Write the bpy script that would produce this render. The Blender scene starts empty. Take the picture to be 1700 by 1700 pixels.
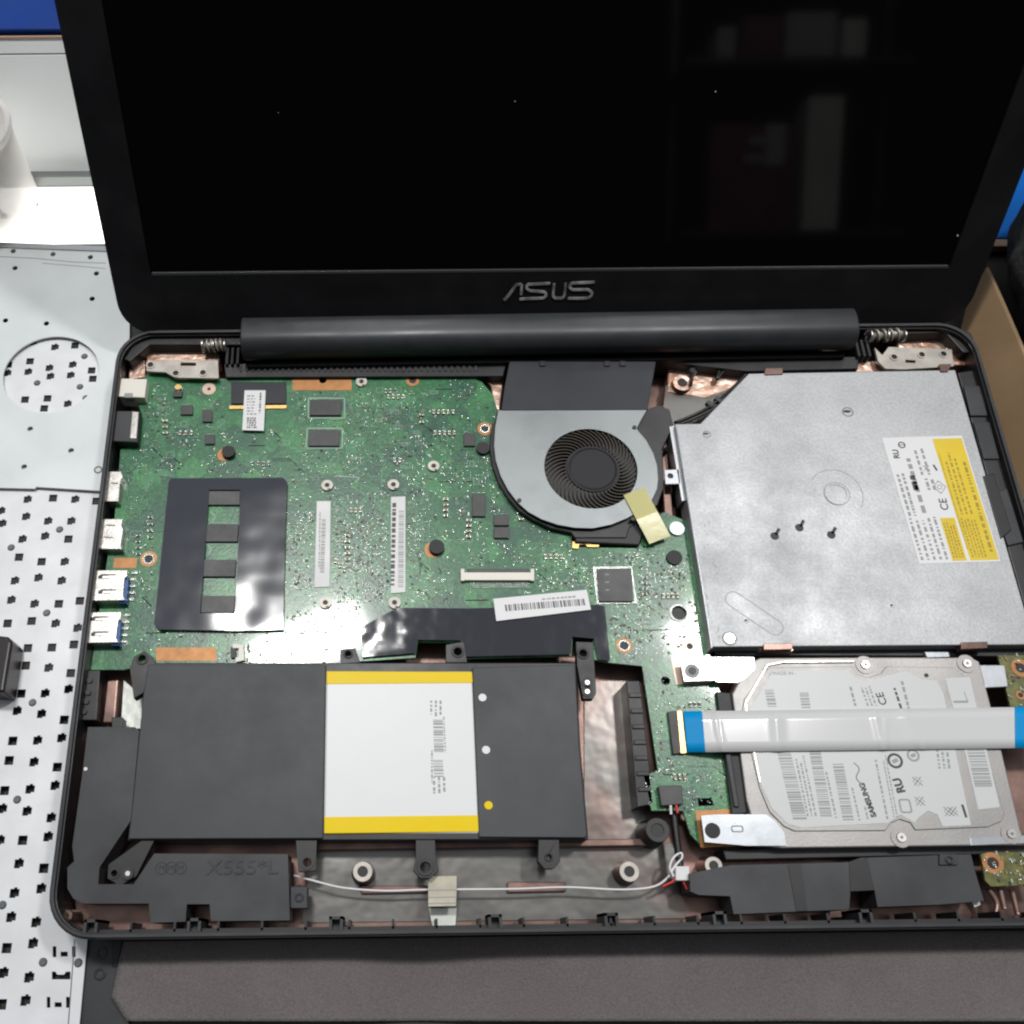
import bpy, bmesh, math, random
from mathutils import Vector
random.seed(7)
sc = bpy.context.scene
MM = 0.001
# ------------------------------------------------------------------ camera
CF, CX, CY, CZ = 1478.5971, 123.696, -7.797, 324.852
R_ = Vector((9.99923359e-01, -1.23547689e-02, 7.97103987e-04))
U_ = Vector((0.01125155, 0.93372127, 0.35782397))
W_ = Vector((0.00516511, 0.35778757, -0.93378872))
PPX, PPY = 850-179.957, 850+176.686
LIDA, LY, LZ = 1.0452, 263.49, 1.14
cam = bpy.data.objects.new('camera', bpy.data.cameras.new('camera'))
sc.collection.objects.link(cam)
from mathutils import Matrix
Mx = Matrix((( R_.x, U_.x, -W_.x, CX*MM), (R_.y, U_.y, -W_.y, CY*MM), (R_.z, U_.z, -W_.z, CZ*MM), (0,0,0,1)))
cam.matrix_world = Mx
cam.data.sensor_width = 36; cam.data.sensor_fit = 'HORIZONTAL'
cam.data.lens = CF/1700*36
cam.data.shift_x = 179.957/1700; cam.data.shift_y = 176.686/1700
cam.data.clip_start = 0.01; cam.data.clip_end = 20
sc.camera = cam
# ------------------------------------------------------------------ world
wd = bpy.data.worlds.new('World'); sc.world = wd; wd.use_nodes = True
nt = wd.node_tree; nt.nodes.clear()
o = nt.nodes.new('ShaderNodeOutputWorld'); b = nt.nodes.new('ShaderNodeBackground')
tc = nt.nodes.new('ShaderNodeTexCoord'); dp = nt.nodes.new('ShaderNodeVectorMath'); dp.operation = 'DOT_PRODUCT'
dp.inputs[1].default_value = (0.0, .55, .835)
cr = nt.nodes.new('ShaderNodeValToRGB')
cr.color_ramp.elements[0].position = .0; cr.color_ramp.elements[0].color = (.004,.004,.005,1)
cr.color_ramp.elements[1].position = .95; cr.color_ramp.elements[1].color = (.62,.65,.69,1)
e = cr.color_ramp.elements.new(.35); e.color = (.10,.105,.11,1)
nt.links.new(tc.outputs['Generated'], dp.inputs[0]); nt.links.new(dp.outputs['Value'], cr.inputs[0])
nt.links.new(cr.outputs[0], b.inputs[0]); b.inputs[1].default_value = 0.85
nt.links.new(b.outputs[0], o.inputs[0])
# ------------------------------------------------------------------ ceiling tube lights
def area(name, x, y, z, sx, sy, w, col=(1,.99,.97)):
    l = bpy.data.lights.new(name, 'AREA'); l.shape = 'RECTANGLE'; l.size = sx*MM; l.size_y = sy*MM
    l.energy = w; l.color = col
    ob = bpy.data.objects.new(name, l); ob.location = (x*MM, y*MM, z*MM); sc.collection.objects.link(ob)
    d = Vector((190,130,0))-Vector((x,y,z)); ob.rotation_euler = d.to_track_quat('-Z','Y').to_euler()
    return ob
area('ceiling_light_near', -75, 642, 1500, 250, 90, 11.5)
area('ceiling_light_far', 815, 615, 1500, 200, 120, 10.5)
sc.view_settings.view_transform = 'Standard'; sc.view_settings.look = 'None'
sc.view_settings.gamma = 1; sc.view_settings.exposure = 0; sc.view_settings.use_curve_mapping = False

# ------------------------------------------------------------------ materials
def mat(name, col, rough=.5, metal=0, spec=.5, var=0, vs=300, bump=0, bs=800, coat=0, alpha=1, trans=0, emit=0, col2=None, bdist=.0004, ramp=(.35,.65)):
    m = bpy.data.materials.new(name); m.use_nodes = True
    n = m.node_tree.nodes; L = m.node_tree.links; p = n['Principled BSDF']
    p.inputs['Base Color'].default_value = (*col,1); p.inputs['Roughness'].default_value = rough
    p.inputs['Metallic'].default_value = metal; p.inputs['Specular IOR Level'].default_value = spec
    p.inputs['Coat Weight'].default_value = coat; p.inputs['Alpha'].default_value = alpha
    p.inputs['Coat Roughness'].default_value = .08
    p.inputs['Transmission Weight'].default_value = trans
    t = n.new('ShaderNodeTexCoord')
    if emit:
        p.inputs['Emission Color'].default_value = (*col,1); p.inputs['Emission Strength'].default_value = emit
    if var or col2:
        nz = n.new('ShaderNodeTexNoise'); nz.inputs['Scale'].default_value = vs; nz.inputs['Detail'].default_value = 6
        r = n.new('ShaderNodeValToRGB'); L.new(t.outputs['Object'], nz.inputs['Vector']); L.new(nz.outputs['Fac'], r.inputs[0])
        c2 = col2 if col2 else tuple(min(1,c*(1+var)) for c in col); c1 = col if col2 else tuple(c*(1-var) for c in col)
        r.color_ramp.elements[0].position = ramp[0]; r.color_ramp.elements[1].position = ramp[1]
        r.color_ramp.elements[0].color = (*c1,1); r.color_ramp.elements[1].color = (*c2,1)
        L.new(r.outputs[0], p.inputs['Base Color'])
    if var and rough>.15:
        n3 = n.new('ShaderNodeTexNoise'); n3.inputs['Scale'].default_value = 38; n3.inputs['Detail'].default_value = 8; n3.inputs['Roughness'].default_value = .65
        mr = n.new('ShaderNodeMapRange'); mr.inputs[1].default_value=.3; mr.inputs[2].default_value=.7; mr.inputs[3].default_value=rough*.78; mr.inputs[4].default_value=rough*1.25
        L.new(t.outputs['Object'], n3.inputs['Vector']); mr.inputs[3].default_value = rough*(.9 if name=='battery_film' else .78); mr.inputs[4].default_value = rough*(1.1 if name=='battery_film' else 1.25); L.new(n3.outputs['Fac'], mr.inputs[0]); L.new(mr.outputs[0], p.inputs['Roughness'])
    if bump:
        nz = n.new('ShaderNodeTexNoise'); nz.inputs['Scale'].default_value = bs; nz.inputs['Detail'].default_value = 3
        bp = n.new('ShaderNodeBump'); bp.inputs['Strength'].default_value = bump; bp.inputs['Distance'].default_value = bdist
        L.new(t.outputs['Object'], nz.inputs['Vector']); L.new(nz.outputs['Fac'], bp.inputs['Height'])
        L.new(bp.outputs[0], p.inputs['Normal'])
        if coat: L.new(bp.outputs[0], p.inputs['Coat Normal'])
    return m
M = {}
M['case'] = mat('black_plastic', (.011,.011,.013), .42, var=.3, vs=120, bump=.1, bs=3000, bdist=.0001)
M['case_matte'] = mat('matte_black_plastic', (.03,.031,.034), .55, var=.22, vs=60, bump=.15, bs=3500, bdist=.0001)
M['battery'] = mat('battery_film', (.032,.036,.040), .52, var=.02, vs=30, bump=.08, bs=4000, bdist=.0001)
M['speaker'] = mat('speaker_plastic', (.032,.033,.036), .5, var=.3, vs=45, bump=.12, bs=3500, bdist=.0001)
M['lid'] = mat('lid_plastic', (.0105,.0105,.012), .38, var=.15, vs=80, bump=.1, bs=4000, bdist=.00005)
M['lidedge_highlight'] = mat('bezel_lip_highlight', (.05,.052,.055), .4)  # paler than the lid: light caught by the bevel, put into the colour
M['screen'] = mat('lcd_glass', (.0032,.0032,.0040), .05, spec=.45)
M['chrome_sheen'] = mat('logo_chrome_sheen', (.30,.30,.31), .35, metal=.1, var=.6, vs=260)  # blotchy grey painted in place of the chrome's silver highlights
M['bar'] = mat('hinge_bar_plastic', (.032,.034,.038), .38, var=.1, vs=100, bump=.1, bs=3000, bdist=.0001)
M['black'] = mat('deep_black', (.006,.006,.007), .5)
M['rubber'] = mat('black_rubber', (.012,.012,.014), .6)
M['chip'] = mat('chip_epoxy', (.042,.041,.043), .45, var=.12, vs=900, bump=.1, bs=4000)
M['mylar'] = mat('black_mylar_film', (.022,.025,.036), .12, spec=.8, bump=.6, bs=13, bdist=.0045)
M['mylar2'] = mat('crinkled_black_film', (.016,.018,.026), .10, spec=.7, bump=.3, bs=30, bdist=.004)
M['steel'] = mat('steel', (.62,.6,.57), .32, metal=1, var=.12, vs=300)
M['port'] = mat('port_shell', (.6,.57,.53), .34, metal=.85, var=.15, vs=200, bump=.2, bs=900)
M['white_plastic'] = mat('cream_plastic', (.78,.74,.66), .45)
M['blue_plastic'] = mat('blue_plastic', (.01,.09,.3), .4)
M['tin'] = mat('solder_tin', (.42,.44,.41), .25, metal=.75, bump=.5, bs=2500)
M['silk'] = mat('white_silkscreen', (.34,.44,.38), .55)
M['tan'] = mat('tan_ceramic', (.30,.20,.12), .5)
M['copper_pad'] = mat('copper_pad', (.43,.19,.06), .42, metal=.25, var=.12, vs=300)
M['gold'] = mat('gold_contact', (.75,.48,.18), .3, metal=.8)
M['pink_pad'] = mat('pale_pad', (.62,.45,.36), .35, metal=.3)
M['trace'] = mat('green_trace', (.075,.27,.13), .35)
M['trace2'] = mat('dark_green_trace', (.012,.065,.04), .32, coat=.3)
M['label'] = mat('white_label_paper', (.74,.74,.73), .5, var=.05, vs=60)
M['label_w'] = mat('bright_label_paper', (.74,.74,.74), .45)
M['ink'] = mat('black_ink', (.05,.05,.05), .5)
M['ink_g'] = mat('grey_ink', (.30,.30,.30), .5)
M['yellow'] = mat('yellow_label', (.72,.52,.012), .45, var=.05, vs=60)
M['yellow_ink'] = mat('dark_yellow_ink', (.36,.25,.01), .5)
M['cell'] = mat('white_cell_wrap', (.74,.74,.745), .4, bump=.25, bs=14, bdist=.002)
M['cell_y'] = mat('yellow_cell_tape', (.84,.60,.0), .4, spec=.2, bump=.3, bs=60, bdist=.001)
M['odd'] = mat('galvanised_drive_steel', (.41,.415,.425), .5, metal=.5, var=.09, vs=900, bump=.2, bs=800, bdist=.0002)
M['odd_side'] = mat('drive_side_steel', (.4,.41,.43), .4, metal=.8)
M['emboss'] = mat('embossed_line', (.2,.2,.2), .5, metal=.5)
M['fan'] = mat('fan_cover_steel', (.225,.24,.245), .4, metal=.7, var=.07, vs=25, bump=.1, bs=1500)
M['film'] = mat('dark_duct_film', (.022,.024,.03), .42, spec=.35, var=.12, vs=40, bump=.15, bs=120)
M['blade'] = mat('fan_blade', (.075,.06,.045), .4, spec=.3)
M['hub'] = mat('fan_hub', (.009,.009,.013), .5, spec=.3)
M['hdd'] = mat('hdd_aluminium', (.36,.345,.335), .42, metal=.5, var=.06, vs=50, bump=.1, bs=1200)
M['hddlab'] = mat('hdd_label', (.59,.60,.60), .38, spec=.5, bump=.12, bs=20, bdist=.001)
M['bracket'] = mat('zinc_bracket', (.5,.52,.55), .3, metal=.7, var=.05, vs=60, bump=.15, bs=90)
M['ribbon'] = mat('ribbon_film', (.62,.62,.62), .16, spec=.6)
M['ribbon_blue'] = mat('ribbon_blue_tab', (.0,.27,.62), .5, spec=.2)
M['tape_y'] = mat('yellow_tape', (.60,.56,.22), .25, spec=.5, bump=.25, bs=70, bdist=.001, alpha=.88)
M['tape_c'] = mat('beige_tape', (.50,.46,.36), .5, var=.1, vs=200)
M['pcb2'] = mat('olive_pcb', (.12,.12,.025), .35, var=.35, vs=400, coat=.4)
M['copper_floor'] = mat('copper_sprayed_plastic', (.13,.08,.068), .34, metal=.65, col2=(.32,.20,.165), vs=50, bump=.25, bs=70, bdist=.001, ramp=(.4,.72))
M['copper_bright'] = mat('bright_copper', (.75,.42,.30), .3, metal=.8, col2=(.9,.68,.56), vs=150, bump=.5, bs=200, bdist=.001)
M['foil'] = mat('silver_foil', (.165,.16,.15), .3, metal=.8, col2=(.15,.09,.078), vs=22, bump=.4, bs=40, bdist=.002, ramp=(.48,.72))
M['foil_w'] = mat('pale_foil', (.6,.62,.57), .4, metal=.3, bump=.4, bs=90, bdist=.001)
M['hinge'] = mat('hinge_steel', (.42,.39,.35), .45, metal=.55, var=.15, vs=150)
M['wire_w'] = mat('white_wire', (.75,.72,.74), .35)
M['wire_r'] = mat('red_wire', (.6,.03,.03), .35)
M['wire_k'] = mat('black_wire', (.012,.012,.012), .4)
M['plate'] = mat('smooth_galvanised', (.68,.71,.71), .42, metal=.2, var=.05, vs=25, bump=.12, bs=400, bdist=.0002)
M['plate2'] = mat('perforated_galvanised', (.74,.75,.765), .42, metal=.15, var=.06, vs=60, bump=.15, bs=300, bdist=.0002)
M['dimple'] = mat('grey_dimple', (.14,.15,.15), .4, metal=.4)
M['mat'] = mat('grey_brown_mat', (.14,.124,.121), .85, var=.16, vs=1500, bump=.6, bs=1300, bdist=.0005)
M['table'] = mat('dark_table', (.03,.028,.026), .6, var=.2, vs=40)
M['card'] = mat('kraft_board', (.36,.235,.13), .7, var=.1, vs=20, bump=.2, bs=300)
M['cloth'] = mat('charcoal_fabric', (.035,.035,.036), .95, var=.35, vs=160, bump=.7, bs=600, bdist=.001)
M['blue1'] = mat('royal_blue', (.005,.038,.22), .6, spec=.2, var=.05, vs=20)
M['blue2'] = mat('bright_blue', (.0,.11,.44), .6, spec=.1)
M['beige'] = mat('beige_strip', (.5,.33,.24), .6)
M['white_case'] = mat('white_enamel', (.8,.83,.82), .35, var=.03, vs=15)
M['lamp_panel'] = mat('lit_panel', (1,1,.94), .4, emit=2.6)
M['cup'] = mat('frosted_plastic', (.85,.82,.80), .35, alpha=.72)
M['maroon_black'] = mat('brown_black_plastic', (.013,.008,.008), .35)
# green solder-mask board
def pcb_mat():
    m = bpy.data.materials.new('green_pcb'); m.use_nodes = True; n = m.node_tree.nodes; L = m.node_tree.links; p = n['Principled BSDF']
    t = n.new('ShaderNodeTexCoord')
    v = n.new('ShaderNodeTexVoronoi'); v.distance = 'MANHATTAN'; v.inputs['Scale'].default_value = 110
    L.new(t.outputs['Object'], v.inputs['Vector'])
    s = n.new('ShaderNodeSeparateColor'); L.new(v.outputs['Color'], s.inputs[0])
    r = n.new('ShaderNodeValToRGB'); r.color_ramp.interpolation = 'CONSTANT'; L.new(s.outputs[0], r.inputs[0])
    cols = [(0,(.022,.13,.05)),(.3,(.030,.155,.055)),(.55,(.02,.10,.05)),(.75,(.042,.20,.066)),(.9,(.028,.14,.056))]
    r.color_ramp.elements[0].color = (*cols[0][1],1); r.color_ramp.elements[1].position = cols[1][0]; r.color_ramp.elements[1].color = (*cols[1][1],1)
    for ps,c in cols[2:]:
        e = r.color_ramp.elements.new(ps); e.color = (*c,1)
    nz = n.new('ShaderNodeTexNoise'); nz.inputs['Scale'].default_value = 900; nz.inputs['Detail'].default_value = 4; L.new(t.outputs['Object'], nz.inputs['Vector'])
    r2 = n.new('ShaderNodeValToRGB'); r2.color_ramp.elements[0].position = .45; r2.color_ramp.elements[1].position = .68
    r2.color_ramp.elements[0].color = (.9,.9,.9,1); r2.color_ramp.elements[1].color = (1.5,1.45,1.5,1); L.new(nz.outputs['Fac'], r2.inputs[0])
    mx = n.new('ShaderNodeMix'); mx.data_type = 'RGBA'; mx.blend_type = 'MULTIPLY'; mx.inputs[0].default_value = 1
    L.new(r.outputs[0], mx.inputs[6]); L.new(r2.outputs[0], mx.inputs[7]); L.new(mx.outputs[2], p.inputs['Base Color'])
    bp = n.new('ShaderNodeBump'); bp.inputs['Strength'].default_value = .14; bp.inputs['Distance'].default_value = .0005
    L.new(nz.outputs['Fac'], bp.inputs['Height']); L.new(bp.outputs[0], p.inputs['Normal'])
    p.inputs['Roughness'].default_value = .3; p.inputs['Specular IOR Level'].default_value = .5
    p.inputs['Coat Weight'].default_value = .6; p.inputs['Coat Roughness'].default_value = .07
    return m
M['pcb'] = pcb_mat()

# ------------------------------------------------------------------ geometry helpers (millimetres)
def ray(px, py):
    d = W_ + R_*((px-PPX)/CF) - U_*((py-PPY)/CF); return d
def P(px, py, z):
    d = ray(px,py); t = (z-CZ)/d.z; return (CX+d.x*t, CY+d.y*t)
def PX(px, py, X):                                    # point of the vertical plane x = X
    d = ray(px,py); t = (X-CX)/d.x; return (X, CY+d.y*t, CZ+d.z*t)
def PY(px, py, Y):
    d = ray(px,py); t = (Y-CY)/d.y; return (CX+d.x*t, Y, CZ+d.z*t)
c_, s_ = math.cos(LIDA), math.sin(LIDA)
def lidxf(v): return (v[0], LY + c_*v[1] - s_*v[2], LZ + s_*v[1] + c_*v[2])
def PL(px, py, n=0):
    d = ray(px,py); C = Vector((CX,CY,CZ)); N = Vector((0,-s_,c_)); O = Vector((0,LY-s_*n,LZ+c_*n))
    t = (O-C).dot(N)/d.dot(N); q = C+d*t
    return (q.x, (q-O).dot(Vector((0,c_,s_))))
def pts(l, z): return [P(a,b,z) for a,b in l]
def circ(x, y, r, n=24, ry=None): return [(x+r*math.cos(2*math.pi*i/n), y+(ry or r)*math.sin(2*math.pi*i/n)) for i in range(n)]
def rrect(x0,y0,x1,y1,r,n=8):
    o=[]
    for cx,cy,a in ((x1-r,y1-r,0),(x0+r,y1-r,90),(x0+r,y0+r,180),(x1-r,y0+r,270)):
        for i in range(n+1):
            t=math.radians(a+90*i/n); o.append((cx+r*math.cos(t),cy+r*math.sin(t)))
    return o
def inside(x,y,poly):
    c=False; j=len(poly)-1
    for i in range(len(poly)):
        a,b=poly[i],poly[j]
        if (a[1]>y)!=(b[1]>y) and x<(b[0]-a[0])*(y-a[1])/(b[1]-a[1])+a[0]: c=not c
        j=i
    return c
class MB:
    def __init__(s): s.v=[]; s.f=[]; s.m=[]; s.sm=[]; s.mats=[]
    def mi(s, m):
        if m not in s.mats: s.mats.append(m)
        return s.mats.index(m)
    def add(s, vs, fs, m, xf=None, smooth=False):
        k=len(s.v); s.v += [xf(v) if xf else v for v in vs]; i=s.mi(m)
        for f in fs: s.f.append([k+a for a in f]); s.m.append(i); s.sm.append(smooth)
        return s
    def prism(s, xy, z0, z1, m, xf=None):
        n=len(xy); vs=[(x,y,z0) for x,y in xy]+[(x,y,z1) for x,y in xy]
        A=sum(xy[i][0]*xy[(i+1)%n][1]-xy[(i+1)%n][0]*xy[i][1] for i in range(n))
        fs=[list(range(n))[::-1], list(range(n,2*n))]+[[i,(i+1)%n,n+(i+1)%n,n+i] for i in range(n)]
        if A<0: fs=[f[::-1] for f in fs]
        return s.add(vs,fs,m,xf)
    def holed(s, outer, holes, z0, z1, m, xf=None):
        cu=bpy.data.curves.new('t','CURVE'); cu.dimensions='2D'; cu.fill_mode='BOTH'; cu.extrude=abs(z1-z0)/2
        for l in [outer]+holes:
            sp=cu.splines.new('POLY'); sp.points.add(len(l)-1); sp.use_cyclic_u=True
            for i,(x,y) in enumerate(l): sp.points[i].co=(x,y,0,1)
        ob=bpy.data.objects.new('t',cu); sc.collection.objects.link(ob)
        dg=bpy.context.evaluated_depsgraph_get(); me=bpy.data.meshes.new_from_object(ob.evaluated_get(dg))
        zc=(z0+z1)/2
        bm=bmesh.new(); bm.from_mesh(me); bmesh.ops.remove_doubles(bm,verts=bm.verts,dist=1e-5); bmesh.ops.recalc_face_normals(bm,faces=bm.faces)
        bm.verts.index_update()
        vs=[(v.co.x,v.co.y,v.co.z+zc) for v in bm.verts]; fs=[[v.index for v in f.verts] for f in bm.faces]; bm.free()
        bpy.data.objects.remove(ob); bpy.data.curves.remove(cu); bpy.data.meshes.remove(me)
        return s.add(vs,fs,m,xf)
    def box(s, x,y,z0, sx,sy,h, m, a=0, xf=None):
        c,d=math.cos(a),math.sin(a)
        q=[(x+c*u*sx/2-d*w*sy/2, y+d*u*sx/2+c*w*sy/2) for u,w in ((-1,-1),(1,-1),(1,1),(-1,1))]
        return s.prism(q,z0,z0+h,m,xf)
    def cyl(s,x,y,z0,z1,r,m,n=24,r2=None,xf=None):
        r2=r if r2 is None else r2
        a=circ(x,y,r,n); b2=circ(x,y,r2,n)
        vs=[(p,q,z0) for p,q in a]+[(p,q,z1) for p,q in b2]
        s.add(vs,[list(range(n))[::-1],list(range(n,2*n))],m,xf)
        return s.add(vs,[[i,(i+1)%n,n+(i+1)%n,n+i] for i in range(n)],m,xf,True)
    def ring(s,x,y,z0,z1,ri,ro,m,n=24,xf=None):
        vs=[];fs=[]
        for r,z in ((ri,z0),(ro,z0),(ro,z1),(ri,z1)): vs+=[(p,q,z) for p,q in circ(x,y,r,n)]
        for k in range(4):
            for i in range(n): fs.append([k*n+i,k*n+(i+1)%n,((k+1)%4)*n+(i+1)%n,((k+1)%4)*n+i])
        return s.add(vs,fs,m,xf)
    def tube(s, path, r, m, n=8):
        ps=[Vector(p) for p in path]; vs=[];fs=[]
        for i,p in enumerate(ps):
            t=(ps[min(i+1,len(ps)-1)]-ps[max(i-1,0)]).normalized()
            a=t.cross(Vector((0,0,1)));
            if a.length<1e-3: a=t.cross(Vector((0,1,0)))
            a.normalize(); b=t.cross(a)
            for k in range(n):
                q=p+a*r*math.cos(2*math.pi*k/n)+b*r*math.sin(2*math.pi*k/n); vs.append(tuple(q))
        for i in range(len(ps)-1):
            for k in range(n): fs.append([i*n+k,i*n+(k+1)%n,(i+1)*n+(k+1)%n,(i+1)*n+k])
        fs.append(list(range(n))); fs.append([(len(ps)-1)*n+k for k in range(n)][::-1])
        return s.add(vs,fs,m,None,True)
    def line(s, a, b, w, z, m, h=.06, xf=None):       # flat stroke between two xy points
        dx,dy=b[0]-a[0],b[1]-a[1]; l=math.hypot(dx,dy) or 1; nx,ny=-dy/l*w/2,dx/l*w/2
        return s.prism([(a[0]+nx,a[1]+ny),(a[0]-nx,a[1]-ny),(b[0]-nx,b[1]-ny),(b[0]+nx,b[1]+ny)],z,z+h,m,xf)
    def poly(s, l, w, z, m, h=.06, xf=None):
        for a,b in zip(l,l[1:]): s.line(a,b,w,z,m,h,xf)
        return s
    def text(s, string, size, x, y, z, m, ang=0, h=.06, sx=1, bold=0):
        cu=bpy.data.curves.new('t','FONT'); cu.body=string; cu.size=size; cu.extrude=h/2; cu.offset=bold; cu.align_x='CENTER'; cu.align_y='CENTER'
        ob=bpy.data.objects.new('t',cu); sc.collection.objects.link(ob)
        dg=bpy.context.evaluated_depsgraph_get(); me=bpy.data.meshes.new_from_object(ob.evaluated_get(dg))
        c,d=math.cos(ang),math.sin(ang)
        vs=[(x+c*v.co.x*sx-d*v.co.y, y+d*v.co.x*sx+c*v.co.y, z+h/2+v.co.z) for v in me.vertices]; fs=[list(p.vertices) for p in me.polygons]
        bpy.data.objects.remove(ob); bpy.data.curves.remove(cu); bpy.data.meshes.remove(me)
        return s.add(vs,fs,m)
    def build(s, name, parent=None, bevel=0, origin=None, label=None, segs=2):
        if parent is not None: origin = ORG[parent.name]
        ox,oy,oz = origin or (0,0,0)
        me=bpy.data.meshes.new(name); me.from_pydata([((v[0]-ox)*MM,(v[1]-oy)*MM,(v[2]-oz)*MM) for v in s.v],[],s.f)
        for m in s.mats: me.materials.append(M[m])
        me.polygons.foreach_set('material_index', s.m); me.polygons.foreach_set('use_smooth', s.sm); me.update()
        ob=bpy.data.objects.new(name,me); sc.collection.objects.link(ob); ORG[ob.name]=(ox,oy,oz)
        if parent is not None: ob.parent=parent
        else: ob.location=(ox*MM,oy*MM,oz*MM)
        if bevel:
            b=ob.modifiers.new('bevel','BEVEL'); b.width=bevel*MM; b.segments=segs; b.limit_method='ANGLE'; b.angle_limit=math.radians(40)
        if label: ob['label']=label
        return ob
ORG={}
def thing(name, label, cat, loc, group=None):
    o=bpy.data.objects.new(name,None); o.empty_display_size=.01; sc.collection.objects.link(o); o.location=[a*MM for a in loc]
    ORG[o.name]=loc; o['label']=label; o['category']=cat
    if group: o['group']=group
    return o
def tag(o,label,cat,group=None):
    o['label']=label; o['category']=cat
    if group: o['group']=group
    return o
def q4(x0,y0,x1,y1,z,skew=0): return pts([(x0,y0),(x1,y0),(x1+skew,y1),(x0+skew,y1)],z)
def barcode(mb, A, B, C, z, m='ink', dens=.55, seed=1):
    """bars across A-C side, running along A->B; A,B,C xy in mm"""
    rnd=random.Random(seed); ux,uy=B[0]-A[0],B[1]-A[1]; wx,wy=C[0]-A[0],C[1]-A[1]; L=math.hypot(ux,uy); t=0
    while t<L-.3:
        w=rnd.choice((.25,.3,.45,.7)); 
        if t+w>L: break
        a,b=t/L,(t+w)/L
        mb.prism([(A[0]+ux*a,A[1]+uy*a),(A[0]+ux*b,A[1]+uy*b),(A[0]+ux*b+wx,A[1]+uy*b+wy),(A[0]+ux*a+wx,A[1]+uy*a+wy)],z,z+.05,m)
        t+=w+rnd.choice((.25,.35,.5,.6))
def microtext(mb, A, B, C, z, rows, m='ink_g', seed=1, fill=.8, th=.45):
    """rows of tiny print running A->B, stacked towards C"""
    rnd=random.Random(seed); ux,uy=B[0]-A[0],B[1]-A[1]; wx,wy=C[0]-A[0],C[1]-A[1]; L=math.hypot(ux,uy); H=math.hypot(wx,wy)/rows
    for r in range(rows):
        o=(r+.25)/rows; e=(r+.25+th)/rows; t=0; end=L*rnd.uniform(fill,1)
        while t<end:
            w=rnd.uniform(.25,1.3)*H*.8; w=min(w,end-t); a,b=t/L,(t+w)/L
            mb.prism([(A[0]+ux*a+wx*o,A[1]+uy*a+wy*o),(A[0]+ux*b+wx*o,A[1]+uy*b+wy*o),(A[0]+ux*b+wx*e,A[1]+uy*b+wy*e),(A[0]+ux*a+wx*e,A[1]+uy*a+wy*e)],z,z+.04,m)
            t+=w+rnd.uniform(.2,.5)*H
# ------------------------------------------------------------------ setting: table and mat
ZT=-24.0
g=MB(); g.prism([(-900,-400),(1300,-400),(1300,800),(-900,800)],ZT-20,ZT-.1,'table'); t=g.build('table'); t['kind']='structure'
outl=pts([(207,1540),(207,1560),(187,1655),(215,1697),(330,1700),(800,1694),(1750,1697),(1800,1540)],-21.5)
from mathutils import noise
g=MB(); vs=[];fs=[]; NX,NY=150,26
def mz(px,Y):
    z=-19.8-2.8*math.exp(-((px-690)/85)**2)-2.0*math.exp(-((px-1320)/80)**2)-.5*math.exp(-((px-260)/120)**2)+.7*noise.noise(Vector((px*.006,Y*.05,3)))
    return z
def edge(py):   # left outline of the mat
    if py<1560: return 207
    if py<1655: return 207-20*(py-1560)/95
    return 187+28*(py-1655)/42
for j in range(NY+1):
    py=1545+(1695-1545)*j/NY
    for i in range(NX+1):
        px=edge(py)+(1790-edge(py))*i/NX; x,y=P(px,py,-21.8); y=min(y,-.4-.02*j); vs.append((x,y,mz(px,y)))
for j in range(NY):
    for i in range(NX): a=j*(NX+1)+i; fs.append([a,a+NX+1,a+NX+2,a+1])
g.add(vs,fs,'mat',None,True); t=g.build('mat'); t['kind']='structure'
so=t.modifiers.new('solid','SOLIDIFY'); so.thickness=.0012; so.offset=-1

# ================================================================== LAPTOP
LP=thing('laptop','black open laptop with its innards exposed, lid tilted back behind a green circuit board','laptop',(191,128,ZT))
# ---- bottom case
outer=rrect(0,0,382,256,16); inner=rrect(2.6,2.2,379.4,253.5,14)
g=MB()
g.holed(outer,[inner],ZT,-1.2,'case')
g.holed(rrect(.6,.6,381.4,255.4,15.5),[rrect(2.0,1.6,380,254.2,14.4)],-1.2,0,'case_matte')
g.prism(inner,ZT,-19,'case')
CASE=g.build('bottom_case',LP,bevel=.3)
g=MB(); g.prism(rrect(3.2,3,379,253,13),-18.9,-18.5,'copper_floor'); g.build('inner_floor',CASE)
# ledges and ribs along the rim
g=MB()
for i in range(24):
    x=14+i*15.2
    g.box(x,3.9,-16,.8,3.2,13.0,'case')
g.prism([(14,2.2),(368,2.2),(368,3.2),(14,3.2)],-16,-3,'case')
g.build('rib_row',CASE)
for px in (152,323,558,822,1015,1195,1438):
    x,y=P(px,1535,-2); g=MB()
    g.box(x-1.9,4.4,-14,1.0,4.4,13,'case_matte'); g.box(x+1.9,4.4,-14,1.0,4.4,13,'case_matte'); g.box(x,6.1,-14,4.8,1.0,13,'case_matte'); g.box(x,4,-14,2.8,2.6,9,'black')
    g.build('clip',CASE)
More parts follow.
